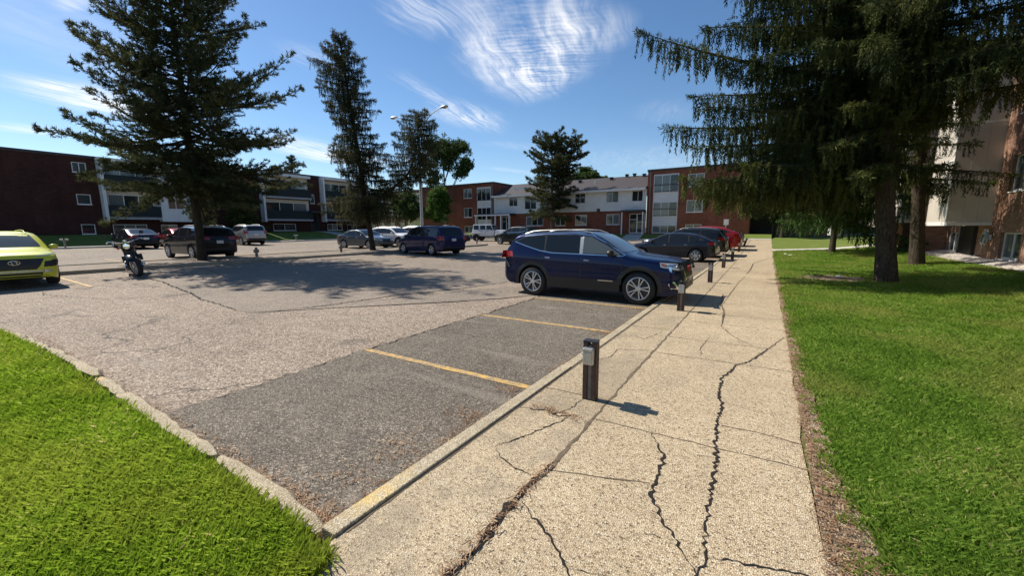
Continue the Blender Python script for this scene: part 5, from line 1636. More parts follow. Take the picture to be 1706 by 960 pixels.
def make_car(name, label, cat, C, paint, loc, heading, group=None, hero=False, plate_r=True, plate_f=False):
    root = empty(name, loc, heading)
    tag(root, label, cat, group)
    shell, bvh = car_shell(C)
    C_ZR[0] = C['rw'] + .005
    W = max(p[1] for p in C['plan'])
    hw = C['wb'] / 2
    body = cut_wheels(shell, (-hw, hw), C['rw'] + .055, W)
    bo = link('body', body, [paint, M['black']], root)
    body.materials.clear(); body.materials.append(paint); body.materials.append(M['black'])
    idx = []
    for p in body.polygons:
        c = p.center; dk = 0
        for ax in (-hw, hw):
            if math.hypot(c.x - ax, c.z - C_ZR[0]) < C['rw'] + .0555 and abs(c.y) < W - .005 and abs(c.y) > W - .62:
                dk = 1
        if p.normal.z < -.8: dk = 1
        idx.append(dk); p.use_smooth = True
    body.polygons.foreach_set('material_index', idx)
    body.set_sharp_from_angle(angle=rad(38)); body.update()
    rw = C['rw']
    for ax in (-hw, hw):
        for s in (-1, 1):
            make_wheel(root, ax, s * (W - .115), rw, s, C.get('spokes', 5), C.get('rim'), rimr=C.get('rimr', .68), double=C.get('double', True))
    MB().box(-hw - .3, hw + .3, -W + .45, W - .45, .20, .36).build('underbody', M['black'], root)
    glass = C.get('glass', M['car_glass'])
    pil = C['pillars']
    for s, v in ((1, 'L'), (-1, 'R')):
        patch('window_trim', bvh, round_poly(C['dlo'], .05), v, M['black'], root, .003)
        gp = [(x + 0, z) for x, z in C['dlo']]
        cx_ = sum(p[0] for p in gp) / len(gp); cz_ = sum(p[1] for p in gp) / len(gp)
        gp = [(x + (cx_ - x) * .025, z + (cz_ - z) * .07) for x, z in gp]
        for a, b in zip(pil[:-1], pil[1:]):
            q = clip_x(gp, a + .022, b - .022)
            if len(q) >= 3:
                patch('side_window', bvh, round_poly(q, .035), v, C.get('glass_front', glass) if b == pil[-1] else glass, root, .006)
        if C.get('chrome'):
            lo_ = C['chrome']
            patch('chrome_strip', bvh, ribbon_poly(lo_, .022), v, M['chrome'], root, .008)
        if C.get('clad'):
            m = C.get('clad_mat', M['black'])
            for ax in (-hw, hw):
                a0 = arc(ax, C_ZR[0], rw + .052, -8, 188, 20); a1 = arc(ax, C_ZR[0], rw + .052 + C['clad'], 188, -8, 20)
                patch('wheel_arch_trim', bvh, [p for p in a0 + a1], v, m, root, .007, .05)
            patch('sill_trim', bvh, [(-hw + rw + .07, .27), (hw - rw - .07, .27), (hw - rw - .04, C.get('sill_z', .43)), (-hw + rw + .04, C.get('sill_z', .43))], v, m, root, .007)
        dz0 = .44 if C.get('clad') else .33
        for a, b in C['doors']:
            if not hero and not C.get('seams', True): continue
            top = lambda x: float(np.interp(x, *zip(*C['beltline']))) - .015
            pol = [(a, dz0), (b, dz0), (b, top(b)), ((a + b) / 2, top((a + b) / 2)), (a, top(a))]
            if abs(a + hw) < rw + .3:     # the rear door follows the wheel arch
                pol = arc(-hw, C_ZR[0], rw + .12, 12, 62, 6)[::-1] + [(b, dz0), (b, top(b)), ((a + b) / 2, top((a + b) / 2)), (a, top(a))]
                pol = [p for p in pol if p[0] <= b]
            patch('door_gap', bvh, pol, v, M['black'], root, .0012, .09)
            cx_ = (a + b) / 2; ins = .017 if hero else .011
            pol2 = [(x + (ins if x < cx_ else -ins), z + (ins if z < .7 else -ins * .2)) for x, z in pol]
            dr = patch('door', bvh, pol2, v, paint, root, .0035, .09)
            hz = top(a) - .11
            sy = None
            h, nrm, *_ = bvh.ray_cast(Vector((a + .16, s * 4, hz)), Vector((0, -s, 0)))
            if h is not None:
                MB().tube([(a + .07, h.y, hz), (a + .09, h.y + s * .035, hz), (a + .21, h.y + s * .035, hz - .004), (a + .23, h.y, hz - .004)], [.010, .014, .014, .010], 6).build('door_handle', M['chrome'] if C.get('chrome_handle') else paint, dr, 50)
        # mirror
        mx, mz = C['mirror']
        h, nrm, *_ = bvh.ray_cast(Vector((mx, s * 4, mz)), Vector((0, -s, 0)))
        if h is not None:
            mm = MB()
            mm.lathe([(.002, -.085), (.05, -.08), (.078, -.05), (.085, 0), (.078, .04), (.06, .062), (.002, .065)], 14, 'x')
            vv = [(p[0] * .9 + mx + .02, p[1] * 1.25 + h.y + s * .13, p[2] * .85 + mz + .03) for p in mm.v]
            m2 = MB().add(vv, mm.f); m2.tube([(mx + .03, h.y - s * .01, mz - .03), (mx + .03, h.y + s * .1, mz)], .022, 6)
            m2.build('mirror', C.get('mirror_mat', paint), root, 50)
        if C.get('rails'):
            rl = []
            for x in np.linspace(C['rails'][0], C['rails'][1], 9):
                y = C['rails'][2]; h, nrm, *_ = bvh.ray_cast(Vector((x, s * y, 4)), Vector((0, 0, -1)))
                e = min(1, min(x - C['rails'][0], C['rails'][1] - x) / .15 + .05)
                rl.append((x, s * y, h.z + .045 * e))
            MB().tube(rl, .016, 6).build('roof_rail', C.get('rail_mat', M['galv']), root, 60)
        # lights
        patch('headlight', bvh, [(s * a, b) for a, b in C['hl_f']], 'F', C.get('hl_mat', M['lamp_glass']), root, .006, .04)
        if C.get('hl_s'): patch('headlight', bvh, C['hl_s'], v, C.get('hl_mat', M['lamp_glass']), root, .007, .04)
        patch('tail_light', bvh, [(s * a, b) for a, b in C['tl_b']], 'B', M['red_lens'], root, .006, .04)
        if C.get('tl_s'): patch('tail_light', bvh, C['tl_s'], v, M['red_lens'], root, .007, .04)
    patch('windscreen', bvh, round_poly(C['ws'], .06), 'F', C.get('ws_mat', glass), root, .005, .08)
    patch('rear_window', bvh, round_poly(C['rg'], .06), 'B', glass, root, .005, .08)
    patch('grille', bvh, round_poly(C['grille'], .03), 'F', M['black'], root, .006, .05)
    if C.get('low_f'): patch('bumper_intake', bvh, round_poly(C['low_f'], .03), 'F', M['black'], root, .006, .05)
    patch('rear_bumper_trim', bvh, round_poly(C['low_b'], .03), 'B', M['black'], root, .006, .06)
    pz = C['plate_z']
    if plate_r:
        h, *_ = bvh.ray_cast(Vector((-6, 0, pz)), Vector((1, 0, 0)))
        MB().box(h.x - .022, h.x - .004, -.155, .155, pz - .075, pz + .075).build('licence_plate', M['plate'], root, bevel=.003)
    return root, bvh, W

SUV = dict(wb=2.72, rw=.355, tum=.27, r=.12,
    top=[(-2.33, .60), (-2.31, .95), (-2.25, 1.13), (-2.18, 1.25), (-1.96, 1.53), (-1.83, 1.60), (-1.2, 1.65), (-.5, 1.665), (0, 1.635), (.3, 1.57), (.62, 1.40), (1.03, 1.14), (1.25, 1.10), (1.9, 1.03), (2.14, .97), (2.24, .86), (2.28, .60)],
    bot=[(-2.33, .42), (-2.1, .30), (-1.4, .25), (1.4, .25), (1.9, .23), (2.2, .27), (2.28, .38)],
    plan=[(-2.33, .70), (-2.22, .83), (-1.95, .895), (-1.3, .92), (1.3, .92), (1.75, .90), (2.05, .83), (2.2, .74), (2.28, .60)],
    belt=[(-2.4, 1.16), (-.9, 1.10), (1.0, 1.05), (2.3, .88)], beltline=[(-2.0, 1.20), (-1.0, 1.13), (.95, 1.07)],
    dlo=[(.98, 1.105), (.62, 1.33), (.22, 1.525), (-.2, 1.575), (-1.0, 1.565), (-1.65, 1.51), (-1.93, 1.40), (-1.6, 1.30), (-1.15, 1.18), (-.8, 1.135), (.1, 1.12)],
    pillars=[-2.1, -1.02, -.02, 1.2], doors=[(-1.06, -.04), (-.02, .98)], mirror=(.72, 1.13),
    ws=[(-.74, 1.17), (.74, 1.17), (.60, 1.57), (-.60, 1.57)], rg=[(-.66, 1.22), (.66, 1.22), (.55, 1.53), (-.55, 1.53)],
    hl_f=[(.44, .80), (.80, .84), (.80, .96), (.44, .90)], hl_s=[(2.25, .80), (1.82, .88), (1.80, .97), (2.2, .94)],
    tl_b=[(.42, .98), (.86, .96), (.86, 1.14), (.42, 1.10)], tl_s=[(-2.30, .96), (-1.95, 1.0), (-1.98, 1.13), (-2.26, 1.15)],
    grille=[(-.42, .62), (.42, .62), (.46, .90), (-.46, .90)], low_f=[(-.6, .36), (.6, .36), (.62, .50), (-.62, .50)],
    low_b=[(-.8, .40), (.8, .40), (.8, .56), (-.8, .56)], plate_z=.86, clad=.085, rails=(-1.75, .15, .56))
def var(base, **kw):
    d = dict(base); d.update(kw); return d
def scale_car(C, sx=1.0, sz=1.0, sy=1.0):
    """same layout stretched to another length, height and width"""
    D = dict(C)
    for k in ('top', 'bot', 'belt', 'beltline', 'dlo', 'hl_s', 'tl_s', 'chrome'):
        if C.get(k): D[k] = [(x * sx, z * sz) for x, z in C[k]]
    D['plan'] = [(x * sx, y * sy) for x, y in C['plan']]
    for k in ('ws', 'rg', 'hl_f', 'tl_b', 'grille', 'low_f', 'low_b'):
        if C.get(k): D[k] = [(y * sy, z * sz) for y, z in C[k]]
    D['wb'] = C['wb'] * sx; D['pillars'] = [x * sx for x in C['pillars']]; D['doors'] = [(a * sx, b * sx) for a, b in C['doors']]
    D['mirror'] = (C['mirror'][0] * sx, C['mirror'][1] * sz); D['plate_z'] = C['plate_z'] * sz
    if C.get('rails'): D['rails'] = (C['rails'][0] * sx, C['rails'][1] * sx, C['rails'][2] * sy)
    return D

SEDAN = dict(wb=2.75, rw=.325, tum=.36, r=.10, crease=.010,
    top=[(-2.38, .50), (-2.36, .82), (-2.30, .96), (-2.2, 1.02), (-1.75, 1.07), (-1.2, 1.30), (-.75, 1.42), (-.2, 1.455), (.2, 1.42), (.55, 1.28), (1.08, .99), (1.3, .95), (1.95, .86), (2.2, .78), (2.32, .66), (2.36, .48)],
    bot=[(-2.38, .36), (-2.1, .25), (-1.4, .20), (1.4, .20), (1.9, .18), (2.25, .22), (2.36, .30)],
    plan=[(-2.38, .66), (-2.25, .80), (-1.95, .88), (-1.3, .91), (1.3, .91), (1.75, .89), (2.05, .82), (2.25, .70), (2.36, .54)],
    belt=[(-2.4, .98), (-.9, .97), (1.0, .90), (2.4, .74)], beltline=[(-1.6, 1.02), (-.9, .985), (1.05, .93)],
    dlo=[(1.02, .96), (.55, 1.22), (.15, 1.35), (-.25, 1.385), (-.75, 1.345), (-1.15, 1.22), (-1.42, 1.08), (-1.2, 1.015), (-.4, .99)],
    pillars=[-1.5, -.98, -.02, 1.2], doors=[(-1.02, -.03), (-.01, 1.0)], mirror=(.78, .98),
    ws=[(-.76, 1.03), (.76, 1.03), (.58, 1.37), (-.58, 1.37)], rg=[(-.68, 1.10), (.68, 1.10), (.56, 1.36), (-.56, 1.36)],
    hl_f=[(.40, .60), (.78, .64), (.78, .74), (.40, .70)], hl_s=[(2.25, .62), (1.85, .70), (1.85, .78), (2.2, .72)],
    tl_b=[(.40, .80), (.84, .80), (.84, .96), (.46, .94)], tl_s=[(-2.32, .80), (-1.98, .84), (-2.0, .97), (-2.28, .96)],
    grille=[(-.38, .48), (.38, .48), (.42, .68), (-.42, .68)], low_f=[(-.6, .27), (.6, .27), (.62, .40), (-.62, .40)],
    low_b=[(-.7, .34), (.7, .34), (.7, .46), (-.7, .46)], plate_z=.74, clad=0, chrome_handle=True)
HATCH = var(SEDAN, top=[(-2.22, .50), (-2.20, .82), (-2.14, 1.0), (-2.05, 1.08), (-1.75, 1.22), (-1.3, 1.38), (-.75, 1.46), (-.2, 1.475), (.2, 1.43), (.55, 1.28), (1.08, 1.0), (1.3, .95), (1.95, .86), (2.15, .78), (2.25, .66), (2.29, .48)],
    bot=[(-2.22, .36), (-2.0, .25), (-1.4, .20), (1.4, .20), (1.9, .18), (2.2, .22), (2.29, .30)],
    plan=[(-2.22, .68), (-2.1, .81), (-1.9, .87), (-1.3, .90), (1.3, .90), (1.75, .88), (2.0, .82), (2.2, .68), (2.29, .54)],
    dlo=[(1.02, .965), (.55, 1.23), (.15, 1.37), (-.25, 1.405), (-.75, 1.375), (-1.25, 1.28), (-1.72, 1.10), (-1.2, 1.02), (-.4, .99)],
    rg=[(-.66, 1.12), (.66, 1.12), (.56, 1.37), (-.56, 1.37)], tl_b=[(.42, .86), (.84, .84), (.84, 1.0), (.46, 1.0)], tl_s=[(-2.18, .85), (-1.86, .88), (-1.9, 1.0), (-2.12, 1.04)], wb=2.70, plate_z=.72)
VAN = var(SUV, wb=3.08, rw=.335, tum=.21, r=.13, crease=.008,
    top=[(-2.52, .60), (-2.50, .95), (-2.44, 1.15), (-2.30, 1.45), (-2.18, 1.66), (-2.0, 1.73), (-1.2, 1.76), (-.2, 1.765), (.4, 1.73), (.75, 1.60), (1.25, 1.25), (1.55, 1.08), (1.8, 1.03), (2.25, .93), (2.48, .82), (2.56, .66), (2.60, .45)],
    bot=[(-2.52, .38), (-2.3, .27), (-1.6, .21), (1.6, .21), (2.2, .20), (2.5, .24), (2.60, .32)],
    plan=[(-2.52, .82), (-2.42, .91), (-2.1, .96), (-1.3, .985), (1.3, .985), (1.9, .96), (2.3, .87), (2.5, .72), (2.60, .56)],
    belt=[(-2.6, 1.10), (-.9, 1.08), (1.0, 1.04), (2.6, .80)], beltline=[(-2.2, 1.11), (-.9, 1.08), (1.3, 1.05)],
    dlo=[(1.38, 1.09), (1.0, 1.36), (.62, 1.56), (.3, 1.62), (-.5, 1.64), (-1.6, 1.63), (-2.12, 1.58), (-2.2, 1.16), (-1.0, 1.12)],
    pillars=[-2.3, -1.12, -.02, .66, 1.6], doors=[(-1.12, -.06), (-.02, 1.0)], mirror=(1.0, 1.12),
    ws=[(-.80, 1.14), (.80, 1.14), (.66, 1.65), (-.66, 1.65)], rg=[(-.74, 1.16), (.74, 1.16), (.66, 1.62), (-.66, 1.62)],
    hl_f=[(.40, .70), (.84, .74), (.84, .90), (.40, .84)], hl_s=[(2.5, .70), (2.08, .80), (2.05, .93), (2.4, .88)],
    tl_b=[(.72, .90), (.95, .90), (.95, 1.16), (.72, 1.12)], tl_s=[(-2.50, .90), (-2.30, .90), (-2.28, 1.16), (-2.46, 1.16)],
    grille=[(-.38, .55), (.38, .55), (.40, .78), (-.40, .78)], low_b=[(-.85, .36), (.85, .36), (.85, .50), (-.85, .50)], plate_z=.92, clad=0, rails=(-1.9, .2, .66), rail_mat=M['black'])

def zc(x, y): return float(zg(x, y)) + .012

# --- the dark blue crossover, nose to the pavement
CG = var(SUV, sill_z=.53, rw=.372, rimr=.70, clad=.095, chrome=[(1.03, 1.10), (.63, 1.345), (.22, 1.545), (-.2, 1.597), (-1.0, 1.585), (-1.65, 1.532)], chrome_handle=True, glass_front=M['car_glass_pale'], ws_mat=M['car_glass_pale'], mirror_mat=M['black'])
gmc, gbvh, gW = make_car('parked_crossover', 'dark blue metallic crossover nosed up to the pavement behind an outlet post', 'car', CG, M['p_blue'], (-3.73, 9.98, zc(-3.7, 9.9)), 0.0, hero=True)
for s, v in ((-1, 'R'), (1, 'L')):
    patch('chrome_strip', gbvh, ribbon_poly([(-1.93, 1.385), (-1.6, 1.285), (-1.15, 1.168), (-.8, 1.122), (.1, 1.107), (1.02, 1.092)], .016), v, M['chrome'], gmc, .008)
    patch('pillar_cover', gbvh, [(-.06, 1.12), (.02, 1.12), (.0, 1.585), (-.09, 1.585)], v, M['galv'], gmc, .0075)
    patch('headlight_surround', gbvh, [(2.27, .74), (1.98, .82), (1.80, .90), (1.78, .985), (2.2, .955)], v, M['black'], gmc, .0055, .04)
    patch('running_light', gbvh, [(2.05, .77), (2.0, .80), (1.98, .93), (2.16, .93), (2.17, .905), (2.03, .90)], v, M['chrome'], gmc, .010, .03)
    patch('side_marker', gbvh, [(1.95, .87), (1.85, .90), (1.82, .955), (1.92, .945)], v, M['amber'], gmc, .010, .03)
    patch('grille_frame', gbvh, ribbon_poly([(s * .50, .96), (s * .56, .90), (s * .52, .72), (s * .42, .58)], .035), 'F', M['chrome'], gmc, .014, .03)
    patch('fog_lamp_frame', gbvh, ribbon_poly([(s * .55, .60), (s * .58, .42), (s * .74, .40), (s * .80, .56)], .025), 'F', M['chrome'], gmc, .010, .03)
    patch('fog_lamp_frame', gbvh, ribbon_poly([(2.22, .60), (2.20, .42), (2.03, .41), (2.0, .52)], .022), v, M['chrome'], gmc, .010, .03)
    patch('badge', gbvh, [(.42, .50), (.78, .50), (.78, .522), (.42, .522)], v, M['chrome'], gmc, .010, .05)
    patch('tail_light_trim', gbvh, ribbon_poly([(-2.24, .94), (-2.16, .84), (-2.10, .72)], .016), v, M['chrome'], gmc, .008, .04)
fc = bpy.data.curves.new('grille_letters', 'FONT'); fc.body = 'GMC'; fc.size = .17; fc.extrude = .008; fc.align_x = 'CENTER'; fc.align_y = 'CENTER'
fc.materials.append(M['red_paint'])
ft = bpy.data.objects.new('tmp_text', fc); COL.objects.link(ft)
bpy.context.view_layer.update()
fm = bpy.data.meshes.new_from_object(ft.evaluated_get(bpy.context.evaluated_depsgraph_get()))
bpy.data.objects.remove(ft)
fo = bpy.data.objects.new('grille_letters', fm); COL.objects.link(fo); fo.parent = gmc
h_, *_ = gbvh.ray_cast(Vector((6, 0, .80)), Vector((-1, 0, 0)))
fo.location = (h_.x + .02, 0, .80); fo.rotation_euler = (rad(84), 0, rad(90))
MB().box(-2.06, -1.84, -.55, .55, 1.575, 1.60).build('rear_spoiler', M['p_blue'], gmc, bevel=.008)
# --- acid yellow crossover, facing the lot
CK = var(scale_car(SUV, .91, .94, .975), rw=.335, clad=.12, mirror_mat=M['p_lime'], rim=M['alloy_dark'], ws_mat=M['car_glass_pale'], rail_mat=M['p_lime'],
    hl_mat=M['black'], hl_f=[(.52, .56), (.80, .58), (.82, .74), (.56, .72)], hl_s=[(2.06, .56), (1.72, .60), (1.74, .74), (2.0, .76)], grille=[(-.46, .60), (-.38, .50), (.38, .50), (.46, .60), (.56, .80), (-.56, .80)], low_f=[(-.46, .30), (.46, .30), (.50, .42), (-.50, .42)])
kona, kb_, _ = make_car('parked_crossover', 'acid yellow small crossover parked facing the lot, cropped by the photo edge', 'car', CK, M['p_lime'], (-19.25, 2.02, zc(-19.2, 2)), 0.0, plate_r=False)
for s in (-1, 1):
    patch('running_light', kb_, [(s * .42, .845), (s * .80, .90), (s * .80, .925), (s * .42, .875)], 'F', M['lamp_glass'], kona, .008, .04)
    patch('fog_lamp', kb_, [(s * .50, .42), (s * .68, .42), (s * .68, .48), (s * .50, .48)], 'F', M['lamp_glass'], kona, .008, .04)
h_, *_ = kb_.ray_cast(Vector((6, 0, .70)), Vector((-1, 0, 0)))
em = MB()
em.tube([(h_.x + .02, .105 * math.cos(a), .70 + .055 * math.sin(a)) for a in np.linspace(0, 2 * math.pi, 29)], .008, 6, False)
for y in (-.045, .045):
    em.tube([(h_.x + .02, y + .018, .655), (h_.x + .02, y - .012, .745)], .009, 6)
em.tube([(h_.x + .02, -.045, .70), (h_.x + .02, .045, .702)], .009, 6)
em.build('emblem', M['chrome'], kona, 50)
patch('skid_plate', kb_, [(-.6, .44), (.6, .44), (.6, .475), (-.6, .475)], 'F', M['galv'], kona, .008, .08)

# --- cars beyond the median and along the far kerb
CLX = var(scale_car(SUV, 1.03, 1.02, 1.0), clad=.05, clad_mat=M['p_black'], chrome=SUV['dlo'][:6] and [(1.03 * 1.03, 1.12), (.65, 1.37), (.22, 1.575), (-.2, 1.63), (-1.0, 1.615), (-1.65, 1.56), (-1.95, 1.44)], rw=.37)
make_car('parked_crossover', 'black crossover with pale roof edge, half hidden by the tall pine trunk', 'car', CLX, M['p_black'], (-25.85, 9.45, zc(-25.8, 9.4)), math.pi + .02, 'cars in the lot')
make_car('parked_sedan', 'black sedan with red tail lamps parked nose to the far kerb behind motorcycle', 'car', var(SEDAN, top=[(-2.38, .50), (-2.36, .84), (-2.30, 1.0), (-2.1, 1.05), (-1.6, 1.22), (-1.1, 1.40), (-.6, 1.46), (-.2, 1.465), (.2, 1.42), (.55, 1.28), (1.08, .99), (1.3, .95), (1.95, .86), (2.2, .78), (2.32, .66), (2.36, .48)]), M['p_ink'], (-39.9, 10.6, zc(-39, 10)), math.pi, 'cars in the lot')
make_car('parked_sedan', 'red sedan mostly hidden behind black sedan and black crossover at the far kerb', 'car', SEDAN, M['p_red'], (-39.6, 13.2, zc(-39.6, 13)), math.pi - .04, 'cars in the lot')
CSV = var(scale_car(SUV, .97, 1.05, .98), clad=.05, clad_mat=M['p_silver'], tum=.2, top=[(-2.24, .60), (-2.22, 1.0), (-2.17, 1.2), (-2.08, 1.5), (-2.0, 1.66), (-1.8, 1.71), (-1.0, 1.74), (-.3, 1.735), (.1, 1.70), (.35, 1.60), (.62, 1.42), (1.0, 1.17), (1.25, 1.12), (1.85, 1.05), (2.05, 1.0), (2.16, .88), (2.21, .60)],
    rg=[(-.68, 1.24), (.68, 1.24), (.6, 1.6), (-.6, 1.6)], tl_b=[(.64, 1.0), (.86, 1.0), (.86, 1.22), (.68, 1.22)])
make_car('parked_suv', 'beige silver boxy suv parked at the far kerb beyond the tall pine', 'car', CSV, M['p_silver'], (-39.7, 18.1, zc(-39.7, 18)), math.pi - .05, 'cars in the lot')
make_car('parked_sedan', 'grey blue sedan facing the median, partly behind slender pine and minivan', 'car', SEDAN, M['p_grey'], (-26.6, 20.7, zc(-26.6, 20.6)), .06, 'cars in the lot')
make_car('parked_crossover', 'white roofed crossover behind the grey blue sedan and the minivan', 'car', scale_car(SUV, 1, .97), M['p_white'], (-26.8, 23.9, zc(-26.8, 23.9)), .03, 'cars in the lot')
make_car('parked_crossover', 'pale silver crossover furthest in the group behind the blue minivan', 'car', SUV, M['p_silver'], (-26.7, 27.2, zc(-26.7, 27.2)), .03, 'cars in the lot')
make_car('minivan', 'dark blue minivan parked nose to the median beside the slender pine', 'minivan', VAN, M['p_navy'], (-18.1, 18.95, zc(-18.1, 18.9)), math.pi - .20, 'cars in the lot')
make_car('parked_sedan', 'dark maroon sedan, only its front end showing past the minivan', 'car', SEDAN, M['p_maroon'], (-26.75, 30.6, zc(-26.7, 30.6)), .03, 'cars in the lot')
CX_ = var(scale_car(SUV, 1.0, 1.0, 1.0), top=[(-2.33, .60), (-2.31, .98), (-2.2, 1.2), (-1.9, 1.45), (-1.6, 1.58), (-1.1, 1.65), (-.4, 1.675), (.1, 1.63), (.4, 1.54), (.7, 1.38), (1.12, 1.12), (1.35, 1.08), (1.95, 1.0), (2.16, .93), (2.24, .84), (2.28, .60)],
    chrome=[(-1.9, 1.43), (-1.7, 1.27), (-1.15, 1.165), (-.8, 1.12), (.1, 1.107), (1.0, 1.092)], rails=None)
make_car('parked_crossover', 'black green crossover facing the white jeep, behind the blue crossover roof', 'car', CX_, M['p_green'], (-19.75, 32.3, zc(-19.7, 32.3)), math.pi - .12, 'cars in the lot')
make_car('parked_hatchback', 'blue black hatchback in the stall past the dark blue crossover', 'car', var(HATCH, spokes=7, double=False), M['p_ink'], (-4.25, 22.85, zc(-4.2, 22.8)), math.pi - .06, 'cars in the pavement stalls')
make_car('parked_crossover', 'black crossover tucked between the blue black hatchback and red car', 'car', scale_car(SUV, .99, .98), M['p_black'], (-4.15, 25.75, zc(-4.1, 25.7)), math.pi - .04, 'cars in the pavement stalls')
make_car('parked_sedan', 'bright red car with sloping tail beyond the black crossover', 'car', scale_car(HATCH, 1.06, 1.10), M['p_red'], (-3.70, 30.0, zc(-3.7, 30.0)), math.pi - .03, 'cars in the pavement stalls')
make_car('parked_sedan', 'dark grey sedan furthest along the pavement, past the red car', 'car', SEDAN, M['p_grey'], (-3.75, 33.4, zc(-3.75, 33.4)), math.pi - .02, 'cars in the pavement stalls')

# --- white jeep: boxes, flat fenders, hard top
def make_jeep(loc, heading):
    J = empty('jeep', loc, heading); tag(J, 'white boxy off-roader with black wheels parked before the brick end block', 'jeep', 'cars in the lot')
    P = M['p_white']
    MB().box(-1.95, .62, -.78, .78, .55, 1.22).build('tub', P, J, bevel=.05)
    MB().box(.62, 1.92, -.62, .62, .62, 1.20).build('hood', P, J, bevel=.07)
    c = MB()
    a = [(-1.93, .72, 1.225), (.50, .72, 1.225), (.28, .64, 1.80), (-1.86, .66, 1.82)]
    vs = [(x, y, z) for x, y, z in a] + [(x, -y, z) for x, y, z in a]
    c.add(vs, [(0, 1, 2, 3), (7, 6, 5, 4), (0, 4, 5, 1), (1, 5, 6, 2), (2, 6, 7, 3), (3, 7, 4, 0)])
    top = c.build('hard_top', P, J, bevel=.04)
    for s in (-1, 1):
        for (x0, x1, x2, x3) in ((-1.80, -1.18, -1.20, -1.76), (-1.02, -.40, -.44, -1.04), (-.28, .40, .22, -.30)):
            y0, y1 = s * .725, s * .672
            m = MB().add([(x0, y0 + s * .004, 1.27), (x1, y0 + s * .004, 1.27), (x2, y1 + s * .004, 1.72), (x3, y1 + s * .004, 1.72)], [(0, 1, 2, 3)])
            m.build('side_window', M['car_glass'], J)
        for x in (-1.475, 1.475):
            f = MB().box(x - .58, x + .58, s * .70 - .2, s * .70 + .2, .86, .94)
            f.build('fender', P if x > 0 else P, J, bevel=.03)
            make_wheel(J, x, s * .80, .40, s, 5, M['alloy_dark'], .26, .58, False)
        for x in (-1.1, -.34): MB().box(x - .006, x + .006, s * .785 - .006, s * .785 + .006, .62, 1.2).build('door_gap', M['black'], J)
        for x in (-1.0, -.24): MB().box(x + .04, x + .18, s * .79 - .015, s * .79 + .015, 1.08, 1.11).build('door_handle', M['black'], J)
        MB().box(.36, .50, s * .98 - .1, s * .98 + .1, 1.20, 1.40).build('mirror', M['black'], J, bevel=.02)
        hl = MB().lathe([(.002, 1.955), (.09, 1.95), (.10, 1.93)], 16, 'x', (0, s * .42, .98)); hl.build('headlight', M['lamp_glass'], J)
        MB().box(-1.975, -1.953, s * .68 - .07, s * .68 + .07, .86, 1.12).build('tail_light', M['red_lens'], J)
    MB().add([(.515, -.66, 1.26), (.515, .66, 1.26), (.31, .60, 1.76), (.31, -.60, 1.76)], [(0, 1, 2, 3)]).build('windscreen', M['car_glass'], J)
    MB().box(-1.975, -1.95, -.55, .55, 1.28, 1.7).build('rear_window', M['car_glass'], J)
    MB().box(1.95, 2.12, -.80, .80, .55, .70).build('front_bumper', M['black'], J, bevel=.03)
    MB().box(-2.12, -1.96, -.78, .78, .52, .68).build('rear_bumper', M['black'], J, bevel=.03)
    MB().box(-1.6, 1.6, -.5, .5, .42, .55).build('underbody', M['black'], J)
    sw = MB().lathe([(.2, -2.2), (.38, -2.2), (.40, -2.12), (.38, -2.0), (.2, -2.0)], 24, 'x', (0, .05, 1.02)); sw.build('spare_wheel', M['rubber'], J, 40)
make_jeep((-26.0, 37.0, zc(-26, 37)), .25)

